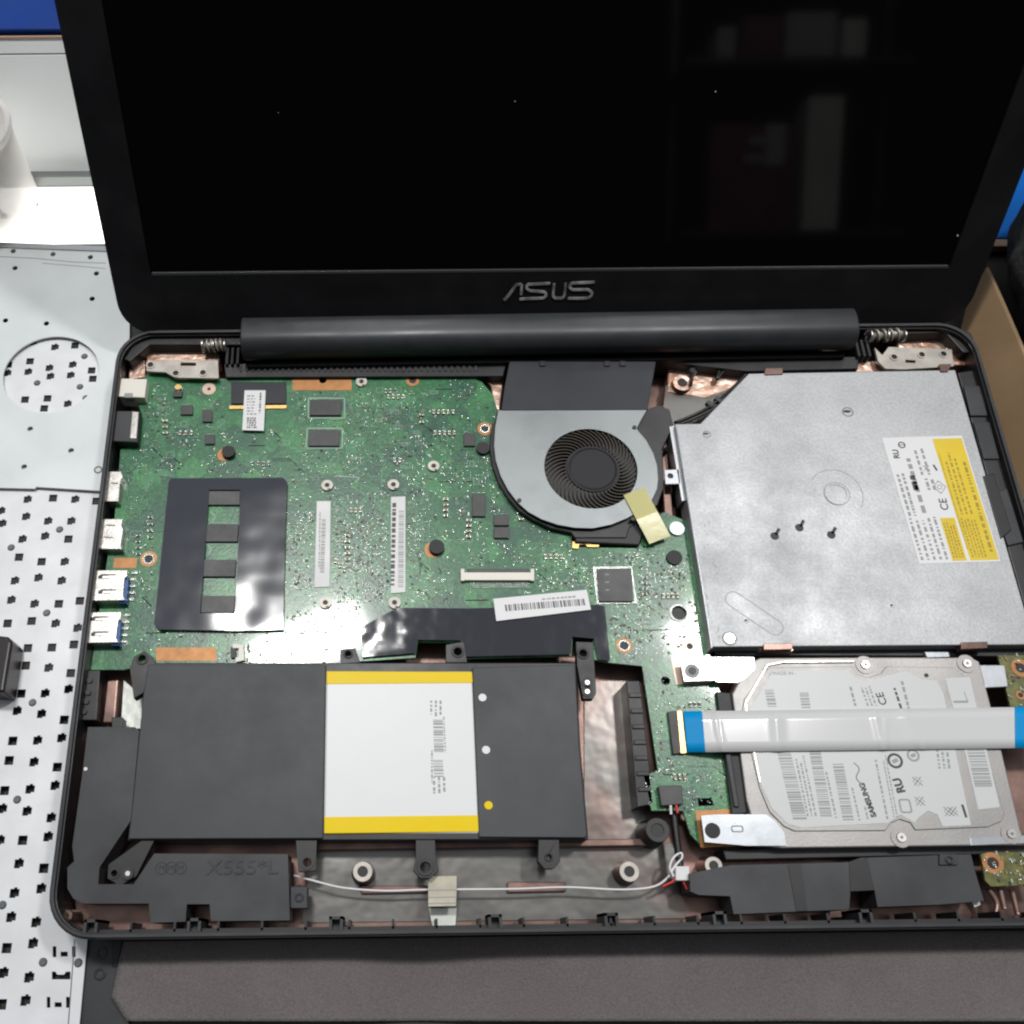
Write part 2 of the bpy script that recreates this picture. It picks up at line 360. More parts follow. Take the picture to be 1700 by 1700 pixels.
# back wall ledge and vents, right ledge
g=MB(); g.prism(pts([(232,556),(420,556),(420,572),(248,572),(215,600),(206,596)],-3),-15,-3,'case'); g.build('rear_ledge',CASE,bevel=.4)
g=MB(); g.prism(pts([(1435,538),(1560,535),(1612,552),(1625,585),(1600,585),(1570,552),(1435,556)],-3),-15,-3,'case'); g.build('rear_ledge',CASE,bevel=.4)
g=MB(); g.prism(pts([(1590,618),(1632,612),(1700,880),(1760,1080),(1722,1080)],-4),-18,-4,'case')
g.prism(pts([(1600,640),(1630,640),(1640,690),(1612,690)],-3),-4,-3,'case_matte'); g.prism(pts([(1616,700),(1644,700),(1660,762),(1634,762)],-3.2),-4,-3.2,'case_matte')
g.prism(pts([(1632,790),(1650,785),(1680,880),(1662,895)],-2.6),-4,-2.6,'black')
g.prism(pts([(1645,820),(1672,810),(1700,900),(1674,906)],-3),-4,-3,'case_matte')
g.build('side_ledge',CASE,bevel=.4)
g=MB(); g.prism(pts([(372,604),(1425,592),(1425,612),(1240,616),(1100,600),(840,604),(835,624),(375,626)],-6),-16,-6,'case')
for i in range(40):
    a,b_=P(400+i*10,612,-6); g.box(a,b_,-6,1.2,3.2,.5,'case_matte')
g.build('rear_vent',CASE,bevel=.3)
# left wall furniture
g=MB(); g.prism(pts([(135,1112),(166,1112),(160,1196),(122,1196)],-6),-18,-6,'case')
for i,(a,b_) in enumerate(((150,1130),(147,1150),(144,1165),(140,1182))): x,y=P(a,b_,-6); g.cyl(x,y,-6,-5.2,1.1,'case_matte',12)
g.build('latch_block',CASE,bevel=.4)
g=MB(); g.prism(pts([(205,1128),(240,1160),(238,1210),(200,1210)],-15),-16,-15,'foil_w'); g.build('foil_pad',CASE,bevel=.2)
g=MB(); g.prism(pts([(178,1130),(196,1128),(190,1200),(170,1200)],-11),-18,-11,'copper_floor'); g.build('copper_rail',CASE,bevel=.5)
# foil areas on the floor
for l,z in (([(520,1405),(1130,1400),(1140,1525),(500,1532)],-18),([(970,1130),(1050,1130),(1075,1400),(970,1400)],-17.8),([(1105,640),(1235,640),(1165,700),(1120,710),(1100,690)],-12)):
    g=MB(); g.prism(pts(l,z),-18.5,z,'foil'); g.build('shield_foil',CASE,bevel=.1)
for l,z in (([(500,1398),(1080,1392),(1080,1404),(500,1412)],-14),([(595,1470),(710,1470),(710,1482),(600,1484)],-16.5),([(842,1464),(940,1464),(940,1480),(842,1482)],-16.5)):
    g=MB(); g.prism(pts(l,z),-18.4,z,'copper_floor'); g.build('floor_rail',CASE,bevel=.4)
for l,z in (([(1110,590),(1238,600),(1235,640),(1170,660),(1108,650)],-11.5),([(765,600),(840,600),(830,680),(822,690),(815,640)],-11),([(240,570),(365,568),(365,598),(243,600)],-8.5),([(215,596),(240,590),(242,625),(213,630)],-9),([(1485,555),(1600,560),(1610,600),(1500,605)],-8.5),([(1570,575),(1608,580),(1612,606),(1575,606)],-8),([(1420,600),(1465,598),(1470,618),(1415,618)],-9),([(1255,1065),(1320,1070),(1318,1082),(1262,1080)],-5)):
    g=MB(); g.prism(pts(l,z),-18.3,z,'copper_bright' if z>-12 else 'copper_floor'); g.build('copper_patch',CASE,bevel=.6)
for (px,py,z,r,k) in ((602,1447,-10,3.6,'hinge'),(1045,1447,-10,3.6,'hinge'),(1185,1437,-10,3.2,'hinge'),(1133,635,-9,4.2,'copper_bright'),(1092,1378,-6,4.4,'case'),(1098,1320,-9,2.6,'case'),(108,1522,-8,2.4,'copper_floor')):
    x,y=P(px,py,z); g=MB(); g.cyl(x,y,-18,z-.4,r*1.25,'copper_floor' if k!='case' else 'case',24,r); g.ring(x,y,z-.5,z,r*.52,r,k); g.cyl(x,y,z-1.5,z-.35,r*.53,'black'); g.build('screw_boss',CASE,bevel=.15)
g=MB()
g.prism(pts([(1040,1130),(1062,1130),(1085,1335),(1058,1340)],-8),-18,-8,'case')
for i in range(7):
    a=1150+i*26; g.prism(pts([(1045+i*2.5,a),(1066+i*2.5,a),(1066+i*2.5,a+8),(1045+i*2.5,a+8)],-7.4),-8,-7.4,'case')
g.build('cable_channel',CASE,bevel=.4)

# ---- lid
lo=rrect(0,-9,382,255,14)
g=MB(); g.prism(lo,-7,-1.6,'lid',lidxf); LID=g.build('lid',LP,bevel=1.2)
A=PL(252,457); B=PL(1577,437); x0,x1=A[0],B[0]; ty=(A[1]+B[1])/2
g=MB(); g.holed(lo,[[(x0-.5,ty-.5),(x1+.5,ty-.5),(x1+.5,240.5),(x0-.5,240.5)]],-1.6,0,'lid',lidxf); g.build('bezel',LID,bevel=.5)
g=MB(); g.prism([(x0+.1,ty-1.3),(x1-.1,ty-1.3),(x1-.1,ty+.1),(x0+.1,ty+.1)],-1.5,.12,'lidedge_highlight',lidxf); g.build('bezel_lip_highlight',LID,bevel=.3)  # strip along the bottom edge painted paler as its highlight line
g=MB(); g.prism([(x0-.2,ty-.2),(x1+.2,ty-.2),(x1+.2,240.2),(x0-.2,240.2)],-1.5,-.9,'screen',lidxf); g.build('screen_panel',LID)
g=MB()
for a,b_,r in ((462,187,.13),(855,168,.2),(1188,152,.26),(1590,391,.4)):
    q=PL(a,b_,-.9); g.cyl(q[0],q[1],-.9,-.86,r,'label',8,None,lidxf)
g.build('screen_dust',LID)['kind']='stuff'
# brand logo on the lower bezel
def LG(l): return [PL(780+a/6.07,430+b/6.07) for a,b in l]
g=MB()
for l,w in (([(345,415),(400,350),(470,258)],1.3),([(465,255),(522,255),(515,362)],1.15),([(810,245),(580,255),(570,290),(600,318),(755,330),(772,362),(745,392),(500,402)],1.15),([(850,245),(836,365),(858,393),(930,394),(952,368),(966,240)],1.15),([(1258,232),(1020,242),(1000,276),(1030,308),(1195,308),(1232,338),(1218,382),(1185,394),(985,396)],1.15)):
    g.poly(LG(l),w,.05,'chrome_sheen',.35,lidxf)
g.build('brand_logo',LID,bevel=.08)
for px,py in ((630,519),(1186,152),(1590,392)):
    pass
# ---- hinge bar
g=MB()
xa,ya=P(402,530,6); xb,yb=P(1416,514,6)
prof=[(0,8.6),(.4,9.3),(1.2,9.8),(3,10.3),(5,10.6),(7,10.7),(9,10.5)]+[(9+7.2*math.sin(math.radians(a)),3.3+7.2*math.cos(math.radians(a))) for a in range(8,125,8)]+[(13,-4),(0,-6)]
for xx in (0,):
    vs=[]; N=len(prof)
    for X,Y in ((xa,ya),(xb,yb)):
        for d,z in prof: vs.append((X,Y-d,z-2))
    fs=[list(range(N)),list(range(N,2*N))[::-1]]
    g.add(vs,fs,'bar'); 
    for i in range(N): g.add([vs[i],vs[(i+1)%N],vs[N+(i+1)%N],vs[N+i]],[[3,2,1,0]],'bar',None,i<22)
g.prism([(xa+2,ya-15),(xb-2,yb-15),(xb-2,yb-17.6),(xa+2,ya-17.6)],-12,-4,'case')
ob=g.build('hinge_cover',LP,bevel=.0)
bm=bmesh.new(); bm.from_mesh(ob.data); bmesh.ops.remove_doubles(bm,verts=bm.verts,dist=1e-7); bmesh.ops.recalc_face_normals(bm,faces=bm.faces); bm.to_mesh(ob.data); bm.free()
b=ob.modifiers.new('bevel','BEVEL'); b.width=.0007; b.segments=3
# ---- hinges
def spring(g,p0,p1,r,n,w):
    path=[]
    for i in range(n*14+1):
        t=i/(n*14); a=t*n*2*math.pi
        path.append((p0[0]+(p1[0]-p0[0])*t, p0[1]+(p1[1]-p0[1])*t+r*math.cos(a), p0[2]+r*math.sin(a)))
    g.tube(path,w,'hinge',6)
def hinge(plate,holes,slot,s0,s1,barrel):
    g=MB(); g.holed(pts(plate,-5),[circ(*P(a,b_,-5),1.5,14) for a,b_ in holes]+[pts(slot,-5)],-6.2,-5,'hinge'); h=g.build('hinge',LP,bevel=.15)
    g=MB(); a=P(*s0,-2); c=P(*s1,-2)
    g.tube([(a[0],a[1],-3),(c[0],c[1],-3)],1.6,'hinge',12); spring(g,(a[0],a[1],-3),(c[0],c[1],-3),2.4,5,.55)
    for k in (0,.5,1): g.tube([(a[0]+(c[0]-a[0])*k,a[1],-3),(a[0]+(c[0]-a[0])*k+1.0,a[1],-3)],3.0-.3*k,'steel',14)
    g.build('spring_barrel',h)
    g=MB(); q=P(*barrel,-3)
    for k in range(3): g.box(q[0]+k*2.4,q[1],-14,1.3,9,10,'rubber')
    g.build('hinge_arm',h,bevel=.3)
    g=MB()
    for a_,b_ in holes: x,y=P(a_,b_,-5); g.ring(x,y,-5.1,-4.7,1.3,2.0,'hinge',16); g.cyl(x,y,-6.5,-5.4,1.3,'black',12)
    g.build('screw',h)
hinge([(243,600),(262,598),(362,598),(363,628),(290,627),(275,618),(243,616)],[(250,606),(292,620),(337,619)],[(300,602),(325,602),(325,607),(300,607)],(335,572),(372,570),(376,588))
hinge([(1452,577),(1465,590),(1475,576),(1580,580),(1583,608),(1500,613),(1470,612),(1458,600)],[(1484,593),(1530,589),(1566,588)],[(1503,597),(1520,598),(1520,603),(1503,602)],(1442,556),(1498,552),(1426,575))

# ---- motherboard
ZB=-8.0
bo=[(218,640),(250,618),(290,622),(296,630),(400,629),(470,624),(560,622),(740,621),(775,624),(800,634),(818,655),(826,680),(818,735),(832,800),(862,845),(905,872),(948,884),(950,908),(1058,910),(1062,872),(1102,850),(1143,866),(1156,950),(1178,1085),(1200,1165),(1215,1290),(1228,1402),(1168,1408),(1146,1385),(1134,1346),(1082,1346),(1068,1287),(1092,1280),(1066,1106),(1008,1100),(985,1095),(984,1057),(951,1057),(949,1089),(770,1094),(764,1067),(694,1066),(690,1092),(600,1098),(540,1103),(242,1104),(205,1112),(150,1112),(158,1060),(176,940),(190,860),(200,745),(228,740),(236,690)]
bpoly=pts(bo,ZB)
hs=[(247,928,1.7),(685,632,1.5),(1036,1072,1.7),(1127,1018,3.0),(1105,1130,1.7),(536,632,1.6),(347,646,.8)]
g=MB(); g.holed(bpoly,[circ(*P(a,b_,ZB),r,20) for a,b_,r in hs]+[pts([(1158,1325),(1182,1325),(1185,1337),(1160,1338)],ZB)],ZB-1.2,ZB,'pcb')
MBD=g.build('motherboard',LP,bevel=.1)
def bx(name,l,h,m,parent=None,bev=.15,z=ZB,label=None,extra=None):
    g=MB(); g.prism(pts(l,z+h),z+.01,z+h,m)
    if extra: extra(g)
    return g.build(name,parent or MBD,bevel=bev,label=label)
R4=lambda a,b_,c,d,s=0:[(a,b_),(c,b_),(c+s,d),(a+s,d)]
excl=[]
# chips
for l,h in ((R4(515,664,567,689,-1),1.1),(R4(514,714,565,740,-2),1.1),(R4(770,719,789,740),1.0),(R4(784,820,806,857),1.1),(R4(820,855,845,872),1.1),(R4(820,875,846,893),1.1),(R4(300,673,320,688),1.0),(R4(336,680,352,700),1.0),(R4(340,722,356,737),1.0)):
    def leads(g,l=l):
        xs=[p[0] for p in pts(l,ZB)]; ys=[p[1] for p in pts(l,ZB)]; ax,bx_,ay,by=min(xs),max(xs),min(ys),max(ys); n=int((bx_-ax)/.8)
        for i in range(n):
            for y in (ay-.3,by+.3): g.box(ax+.4+i*(bx_-ax-.8)/max(1,n-1),y,ZB,.35,.7,.3,'tin')
    bx('chip',l,h,'chip',extra=leads); excl.append((l,6))
def qleads(g):
    l=R4(991,945,1047,998,4); xs=pts(l,ZB)
    ax=min(p[0] for p in xs);cx=max(p[0] for p in xs);ay=min(p[1] for p in xs);cy=max(p[1] for p in xs)
    g.holed([(ax-1.2,ay-1.2),(cx+1,ay-1.2),(cx+.6,cy+1),(ax-1.4,cy+1)],[[(ax,ay),(cx,ay),(cx,cy),(ax,cy)]],ZB+.1,ZB+.35,'tin')
    x,y=P(1008,968,ZB+1.3)
    for i in range(3): g.box(x+(i-1)*.2,y-3+i*3.4,ZB+1.28,1.6,.5,.05,'ink_g')
bx('controller_chip',R4(991,945,1047,998,4),1.3,'chip',extra=qleads); excl.append((R4(985,940,1056,1004),2))
# memory chips under the film window
for l in (R4(346,815,399,838,-1),R4(343,870,396,899,-2),R4(338,929,392,957,-2),R4(335,989,390,1017,-2)):
    bx('memory_chip',l,1.2,'chip'); 
    g=MB(); 
# films
g=MB(); g.holed(pts([(284,794),(470,793),(477,800),(474,880),(470,1045),(400,1047),(264,1045),(256,1036),(272,880),(280,800)],-6.2),[pts([(347,813),(399,813),(396,900),(390,1018),(332,1018),(341,900)],-6.2)],-6.35,-6.2,'mylar')
g.build('black_film',MBD,label='smooth black film frame with a slot over four memory chips'); excl.append(([(256,793),(477,793),(471,1047),(256,1047)],1))
g=MB(); g.prism(pts([(599,1042),(620,1030),(660,1009),(780,1010),(990,1004),(1004,1006),(1013,1097),(994,1095),(986,1060),(950,1057),(948,1086),(768,1090),(764,1063),(694,1062),(690,1084),(602,1091)],-6.6),-6.75,-6.6,'mylar2')
g.build('black_film',MBD,label='crinkled black film strip above the battery'); excl.append(([(599,1005),(1013,1005),(1013,1097),(599,1097)],0))
# tape with gold line, black
bx('black_tape',[(384,634),(475,634),(475,670),(384,670)],1.0,'film'); excl.append((R4(380,630,478,715),0))
bx('antenna_contact',[(380,673),(476,672),(476,678),(380,679)],.6,'gold')
# labels
def label(name,l,z,fn,m='label'):
    g=MB(); g.prism(pts(l,z),z-.12,z,m); fn(g,z+.01); excl.append((l,4)); return g.build(name,MBD,label=None)
def f1(g,z):
    barcode(g,P(541,862,z),P(538,955,z),P(548,862,z)if 0 else tuple(a+b_ for a,b_ in zip(P(541,862,z),(-1.7,0))),z,'ink_g',seed=3); microtext(g,P(529,850,z),P(527,960,z),P(534,850,z),z,1,seed=4)
label('barcode_label',[(526,832),(549,832),(547,974),(522,975)],ZB+.4,f1)
def f2(g,z):
    barcode(g,P(671,848,z),P(670,975,z),P(662,848,z),z,'ink_g',seed=5); microtext(g,P(660,835,z),P(657,978,z),P(651,835,z),z,1,'ink',seed=6,th=.7)
label('barcode_label',[(649,825),(673,824),(673,983),(649,985)],ZB+.4,f2)
def f3(g,z):
    microtext(g,P(430,652,z),P(428,690,z),P(436,652,z),z,1,'ink',seed=9); microtext(g,P(410,655,z),P(426,655,z),P(410,690,z),z,7,seed=8); microtext(g,P(410,692,z),P(428,692,z),P(410,711,z),z,5,'ink',seed=18,th=.7)
label('small_label',[(406,648),(441,648),(438,715),(402,714)],ZB+1.6,f3,'label_w')
def f4(g,z):
    barcode(g,P(838,1004,z),P(970,994,z),tuple(a+b_ for a,b_ in zip(P(838,1004,z),(.25,-2.8))),z,'ink',seed=11); microtext(g,P(900,992,z),P(962,987,z),P(900,998,z),z,1,seed=12)
label('serial_label',[(819,994),(974,979),(981,1012),(824,1031)],ZB+2.1,f4,'label_w')
# pads and rings
for l in (R4(485,627,583,648,1),R4(190,926,228,943,-2),R4(258,1075,358,1097,2)):
    g=MB(); z=ZB+.12
    if l[0][0]==485: g.holed(pts(l,z),[circ(*P(536,631,z),1.7,16)],ZB,z,'copper_pad')
    else: g.prism(pts(l,z),ZB,z,'copper_pad')
    g.build('copper_pad',MBD); excl.append((l,3))
g=MB(); g.prism(pts([(1154,1346),(1216,1343),(1222,1405),(1163,1407)],ZB+.12),ZB,ZB+.12,'copper_pad'); g.build('copper_pad',MBD); excl.append((R4(1150,1340,1225,1408),0))
g=MB(); g.prism(pts([(1114,1090),(1176,1090),(1180,1134),(1123,1136)],ZB+.12),ZB,ZB+.12,'pink_pad'); g.build('copper_pad',MBD); excl.append((R4(1114,1090,1180,1136),0))
for px,py,ri,ro,m in ((247,928,1.75,3.5,'copper_pad'),(685,632,1.55,2.9,'copper_pad'),(1036,1072,1.75,3.3,'copper_pad'),(805,712,1.6,3.3,'copper_pad'),(347,646,.8,3.0,'pink_pad'),(1145,1073,1.3,4.6,'pink_pad')):
    x,y=P(px,py,ZB); g=MB(); g.ring(x,y,ZB,ZB+.14,ri,ro,m,28); g.cyl(x,y,ZB-.6,ZB+.05,ri*.98,'black',16)
    if ro>3 and m=='copper_pad': g.ring(x,y,ZB,ZB+.3,ri*1.0,ri*1.35,'tin',24)
    g.build('screw_hole',MBD); excl.append(([(px-14,py-14),(px+14,py-14),(px+14,py+14),(px-14,py+14)],0))
for px,py,rr in ((376,752,3.3),(722,910,3.7)):
    x,y=P(px-3,py+3,ZB); g=MB(); g.ring(x,y,ZB,ZB+.14,1,rr*.98,'copper_pad',28); x,y=P(px+3,py-3,ZB+2.2); g.cyl(x,y,ZB,ZB+2.2,rr*.86,'rubber',28); g.build('rubber_stud',MBD,bevel=.2); excl.append(([(px-16,py-16),(px+16,py-16),(px+16,py+16),(px-16,py+16)],0))
for px,py,rr,m,h in ((802,743,2.9,'rubber',1.6),(1120,925,3.2,'rubber',1.0),(1124,877,3.1,'odd_side',1.0)):
    x,y=P(px,py,ZB+h); g=MB(); g.cyl(x,y,ZB,ZB+h,rr,m,28); g.build('round_pad',MBD,bevel=.15); excl.append(([(px-14,py-14),(px+14,py-14),(px+14,py+14),(px-14,py+14)],0))
for px,py in ((600,633),(720,773),(543,805),(653,804),(540,1000),(655,1000)):
    x,y=P(px,py,ZB+1); g=MB(); g.ring(x,y,ZB,ZB+.9,1.05,2.5,'hinge',24); g.cyl(x,y,ZB,ZB+.5,1.0,'black',14); g.box(x+.8,y-1.9,ZB+.88,1.2,.7,.05,'ink'); g.build('standoff',MBD,bevel=.12); excl.append(([(px-13,py-12),(px+13,py-12),(px+13,py+12),(px-13,py+12)],0))
x,y=P(1127,1018,ZB); g=MB(); g.ring(x,y,ZB,ZB+.4,3.0,3.8,'tin',28); g.cyl(x,y-.3,ZB-3,ZB-.6,2.9,'black',20); g.build('screw_hole',MBD); excl.append((R4(1110,1002,1144,1034),0))
# connectors
g=MB(); z=ZB+1.7; g.prism(pts(R4(768,950,885,963,-1),z),ZB,z,'white_plastic'); g.prism(pts(R4(776,944,878,950),z-.3),ZB,z-.3,'chip')
for i in range(30): a,b_=P(782+i*3.3,971,ZB+.3); g.box(a,b_,ZB,.35,3.0,.35,'tin')
for a in (768,884): g.prism(pts(R4(a-3,944,a+3,964),z+.1),ZB,z+.1,'white_plastic')
g.build('ribbon_connector',MBD,bevel=.15); excl.append((R4(764,940,890,982),0))
g=MB(); z=ZB+1.4; g.prism(pts([(386,1068),(404,1070),(406,1096),(392,1099),(390,1092),(396,1090),(396,1076),(386,1076)],z),ZB,z,'white_plastic'); g.prism(pts(R4(383,1074,392,1092),z-.2),ZB,z-.2,'chip'); g.build('small_connector',MBD,bevel=.15); excl.append((R4(380,1064,410,1100),0))
g=MB(); g.prism(pts([(950,899),(968,899),(970,895),(996,900),(994,908),(975,908),(972,904),(962,904),(960,911),(950,910)],ZB+.8),ZB,ZB+.8,'gold'); g.build('gold_contact',MBD,bevel=.1)
g=MB(); z=ZB+1.5; g.prism(pts([(1109,1181),(1124,1180),(1130,1250),(1118,1252)],z),ZB,z,'chip'); g.prism(pts([(1124,1180),(1132,1180),(1140,1250),(1130,1251)],z+.3),ZB,z+.3,'gold'); g.build('ribbon_connector',MBD,bevel=.15); excl.append((R4(1100,1175,1145,1255),0))
g=MB(); z=ZB+2.6; g.prism(pts([(1093,1305),(1132,1303),(1135,1335),(1098,1338)],z),ZB,z,'chip'); g.build('wire_socket',MBD,bevel=.3); excl.append((R4(1090,1298,1138,1340),0))
x,y=P(296,643,ZB+1); g=MB(); g.cyl(x,y,ZB,ZB+.6,2.0,'tin',4); g.cyl(x,y,ZB,ZB+1.3,1.4,'gold',16); g.box(x,y-3.5,ZB,4.0,3,1.2,'chip'); g.build('push_button',MBD,bevel=.1); excl.append((R4(280,630,312,665),0))
# ports on the left side
def port(name,l,h,m,fn=None,zb=None):
    g=MB(); z=ZB+h; g.prism(pts(l,z),(zb if zb is not None else ZB-3),z,m)
    if fn: fn(g,z)
    excl.append((l,8)); return g.build(name,MBD,bevel=.35)
port('power_jack',[(201,628),(244,629),(240,660),(196,658)],4.5,'white_plastic',lambda g,z:g.prism(pts(R4(206,652,221,660),z+.1),z-3,z+.1,'ink_g'))
port('network_port',[(192,682),(232,682),(228,734),(184,732)],4.5,'case_matte',lambda g,z:(g.prism(pts([(219,682),(230,684),(226,728),(215,728)],z+.35),z-3,z+.35,'port')))
def slots(rows):
    def f(g,z):
        for (a,b_,c,d) in rows: g.prism(pts(R4(a,b_,c,d),z+.02),z-.1,z+.03,'ink_g'); g.prism(pts(R4(a+2,b_+1,c+6,d-1),z+.5),z-.1,z+.5,'steel')
    return f
port('video_port',[(180,783),(201,783),(203,790),(199,800),(196,832),(174,832)],4,'port',slots([(184,800,190,803)]))
port('video_port',[(168,862),(203,862),(201,872),(204,878),(200,905),(202,911),(162,911)],4,'port',slots([(176,870,186,873),(172,890,182,893)]))
def usb(l,off):
    def f(g,z):
        x,y=off
        for dy in (11,36):
            g.prism(pts([(x+8,y+dy-2),(x+14,y+dy-5),(x+38,y+dy-5),(x+38,y+dy-3),(x+16,y+dy-2),(x+14,y+dy+3),(x+8,y+dy+3)],z+.03),z-.1,z+.04,'ink')
            g.prism(pts(R4(x+15,y+dy-2,x+28,y+dy+2),z+.3),z-.1,z+.3,'steel')
        g.prism(pts([(x+47,y+12),(x+58,y+12),(x+54,y+54),(x+42,y+54)],z-1.5),ZB,z-1.5,'blue_plastic')
        for i in range(5): a,b_=P(x+68-i*1.2,y+4+i*11,ZB+.5); g.box(a,b_,ZB,2.4,1.1,.6,'tin')
    port('usb_port',l,5,'port',f)
usb([(158,947),(211,947),(210,957),(206,960),(204,987),(207,996),(151,997)],(155,947))
usb([(146,1017),(201,1016),(199,1028),(196,1030),(192,1058),(196,1066),(140,1067)],(143,1017))
# traces
tr=MB(); rnd=random.Random(3)
xs=[p[0] for p in bpoly]; ys=[p[1] for p in bpoly]
def okpt(x,y,marg=0):
    return inside(x,y,bpoly)
EX=[(pts([(a-mg if a<sum(p[0] for p in l)/len(l) else a+mg, c-mg if c<sum(p[1] for p in l)/len(l) else c+mg) for a,c in l],ZB)) for l,mg in excl]
def free(x,y): return inside(x,y,bpoly) and not any(inside(x,y,e) for e in EX)
for k in range(330):
    x=rnd.uniform(min(xs),max(xs)); y=rnd.uniform(min(ys),max(ys))
    if not free(x,y): continue
    a=rnd.choice((0,45,90,135,180,225,270,315)); n=rnd.randint(2,7); pitch=rnd.choice((.5,.6,.8)); w=pitch*.45; path=[(x,y)]
    for s in range(rnd.randint(1,3)):
        L=rnd.uniform(2,9); 
        nx,ny=path[-1][0]+L*math.cos(math.radians(a)),path[-1][1]+L*math.sin(math.radians(a))
        if not free(nx,ny): break
        path.append((nx,ny)); a+=rnd.choice((-45,45))
    if len(path)<2: continue
    m=rnd.choice(('trace','trace','trace2'))
    for i in range(n):
        q=[(px+i*pitch*.7,py-i*pitch*.7) if (int(a)//45)%2==0 else (px+i*pitch,py) for px,py in path]
        if all(free(*r) for r in q): tr.poly(q,w,ZB,m,.035)
tr.build('copper_traces',MBD)['kind']='stuff'
# small parts: the individually readable ones
def comp(x,y,a,kind,g):
    if kind==0: g.box(x,y,ZB,1.9,1.0,.8,'tan',a); g.box(x+.8*math.cos(a),y+.8*math.sin(a),ZB,.45,1.04,.85,'tin',a); g.box(x-.8*math.cos(a),y-.8*math.sin(a),ZB,.45,1.04,.85,'tin',a)
    else: g.box(x,y,ZB,1.8,.95,.55,'chip',a); g.box(x+.8*math.cos(a),y+.8*math.sin(a),ZB,.4,1.0,.6,'tin',a); g.box(x-.8*math.cos(a),y-.8*math.sin(a),ZB,.4,1.0,.6,'tin',a)
rows=[(720,685,8,0,0,5),(722,720,8,0,0,5),(645,660,8,0,0,4),(577,890,0,10,0,5),(740,830,0,9,0,4),(778,865,0,9,0,4),(583,848,8,0,0,3),(655,765,9,0,0,2),(700,690,0,12,0,2),(1145,1170,8,0,1,3),(865,835,0,14,0,3),(640,650,8,0,1,3),(230,890,0,10,1,4),(250,860,0,11,1,4),(420,770,9,0,1,4),(300,720,9,0,0,3),(275,700,0,10,0,3),(550,925,7,7,0,4),(1100,990,8,0,0,4),(1070,960,0,9,1,4),(905,925,9,0,0,4),(890,980,0,9,1,2),(1120,1290,8,0,0,3),(1150,1230,0,9,1,3)]
for (a,b_,dx,dy,k,n) in rows:
    for i in range(n):
        px,py=a+dx*i,b_+dy*i; x,y=P(px,py,ZB)
        if not free(x,y): continue
        g=MB(); comp(x,y,math.pi/2 if dx else 0,k,g); g.build('capacitor' if k==0 else 'resistor',MBD)
# uncountable solder joints, vias and print
dens=[((480,850,700,1060),1500),((200,640,480,1100),1150),((480,640,820,850),850),((700,760,960,1000),500),((880,920,1170,1090),1500),((1070,1100,1220,1400),420),((240,1040,560,1100),160)]
st=MB()
for (a,b_,c,d),n in dens:
    n=int(n*1.0)
    cl=[(rnd.uniform(a,c),rnd.uniform(b_,d)) for _ in range(max(4,n//22))]
    for i in range(n):
        if rnd.random()<.72:
            q=rnd.choice(cl); px,py=q[0]+rnd.gauss(0,15),q[1]+rnd.gauss(0,12)
        else: px,py=rnd.uniform(a,c),rnd.uniform(b_,d)
        x,y=P(px,py,ZB)
        if not free(x,y): continue
        r=rnd.random(); ang=rnd.choice((0,math.pi/2))
        if r<.42: st.cyl(x,y,ZB,ZB+.12,rnd.uniform(.15,.3),'tin',6)
        elif r<.62: st.box(x,y,ZB,rnd.uniform(.5,1.1),.35,.25,'tin',ang)
        elif r<.78: st.line((x,y),(x+rnd.choice((-1,1))*rnd.uniform(.4,1.6),y+rnd.choice((0,0,1))*rnd.uniform(.5,1.2)),.2,ZB,'silk',.04)
        elif r<.86: st.box(x,y,ZB,.9,.5,.4,'tan',ang)
        elif r<.96: st.box(x,y,ZB,rnd.uniform(.6,1.3),.6,.35,'chip',ang)
        else: st.ring(x,y,ZB,ZB+.04,.5,.68,'silk',12)
for (a,b_,c,d,pt,keep) in ((552,815,648,1000,.95,.62),(676,800,712,960,.95,.5),(500,750,700,800,1.1,.45),(480,850,526,1000,1.1,.5),(570,650,700,760,1.2,.5),(860,960,985,980,1.0,.5),(1062,930,1160,1060,1.0,.5),(200,770,275,920,1.1,.5),(250,640,380,740,1.3,.4),(740,700,815,810,1.2,.45),(850,900,945,940,1.1,.5),(1085,1120,1200,1170,1.2,.5),(1140,1260,1210,1330,1.3,.4)):
    A_=P(a,d,ZB); B_=P(c,b_,ZB); yy=A_[1]
    while yy<B_[1]:
        xx=A_[0]
        while xx<B_[0]:
            if rnd.random()<keep and free(xx,yy):
                if rnd.random()<.75: st.cyl(xx,yy,ZB,ZB+.06,.17,rnd.choice(('silk','silk','tin')),6)
                else: st.box(xx,yy,ZB,.55,.3,.2,rnd.choice(('silk','tan','chip')),rnd.choice((0,math.pi/2)))
            xx+=pt
        yy+=pt
for k in range(90):
    px,py=rnd.uniform(190,1180),rnd.uniform(640,1090); x,y=P(px,py,ZB); w,h=rnd.uniform(1.6,5),rnd.uniform(1.2,3)
    if all(free(x+u*w,y+v*h) for u in (-.6,.6) for v in (-.6,.6)): st.poly([(x-w/2,y-h/2),(x+w/2,y-h/2),(x+w/2,y+h/2),(x-w/2,y+h/2),(x-w/2,y-h/2)],.18,ZB,'silk',.04)
ob=st.build('solder_joints',MBD); ob['kind']='stuff'
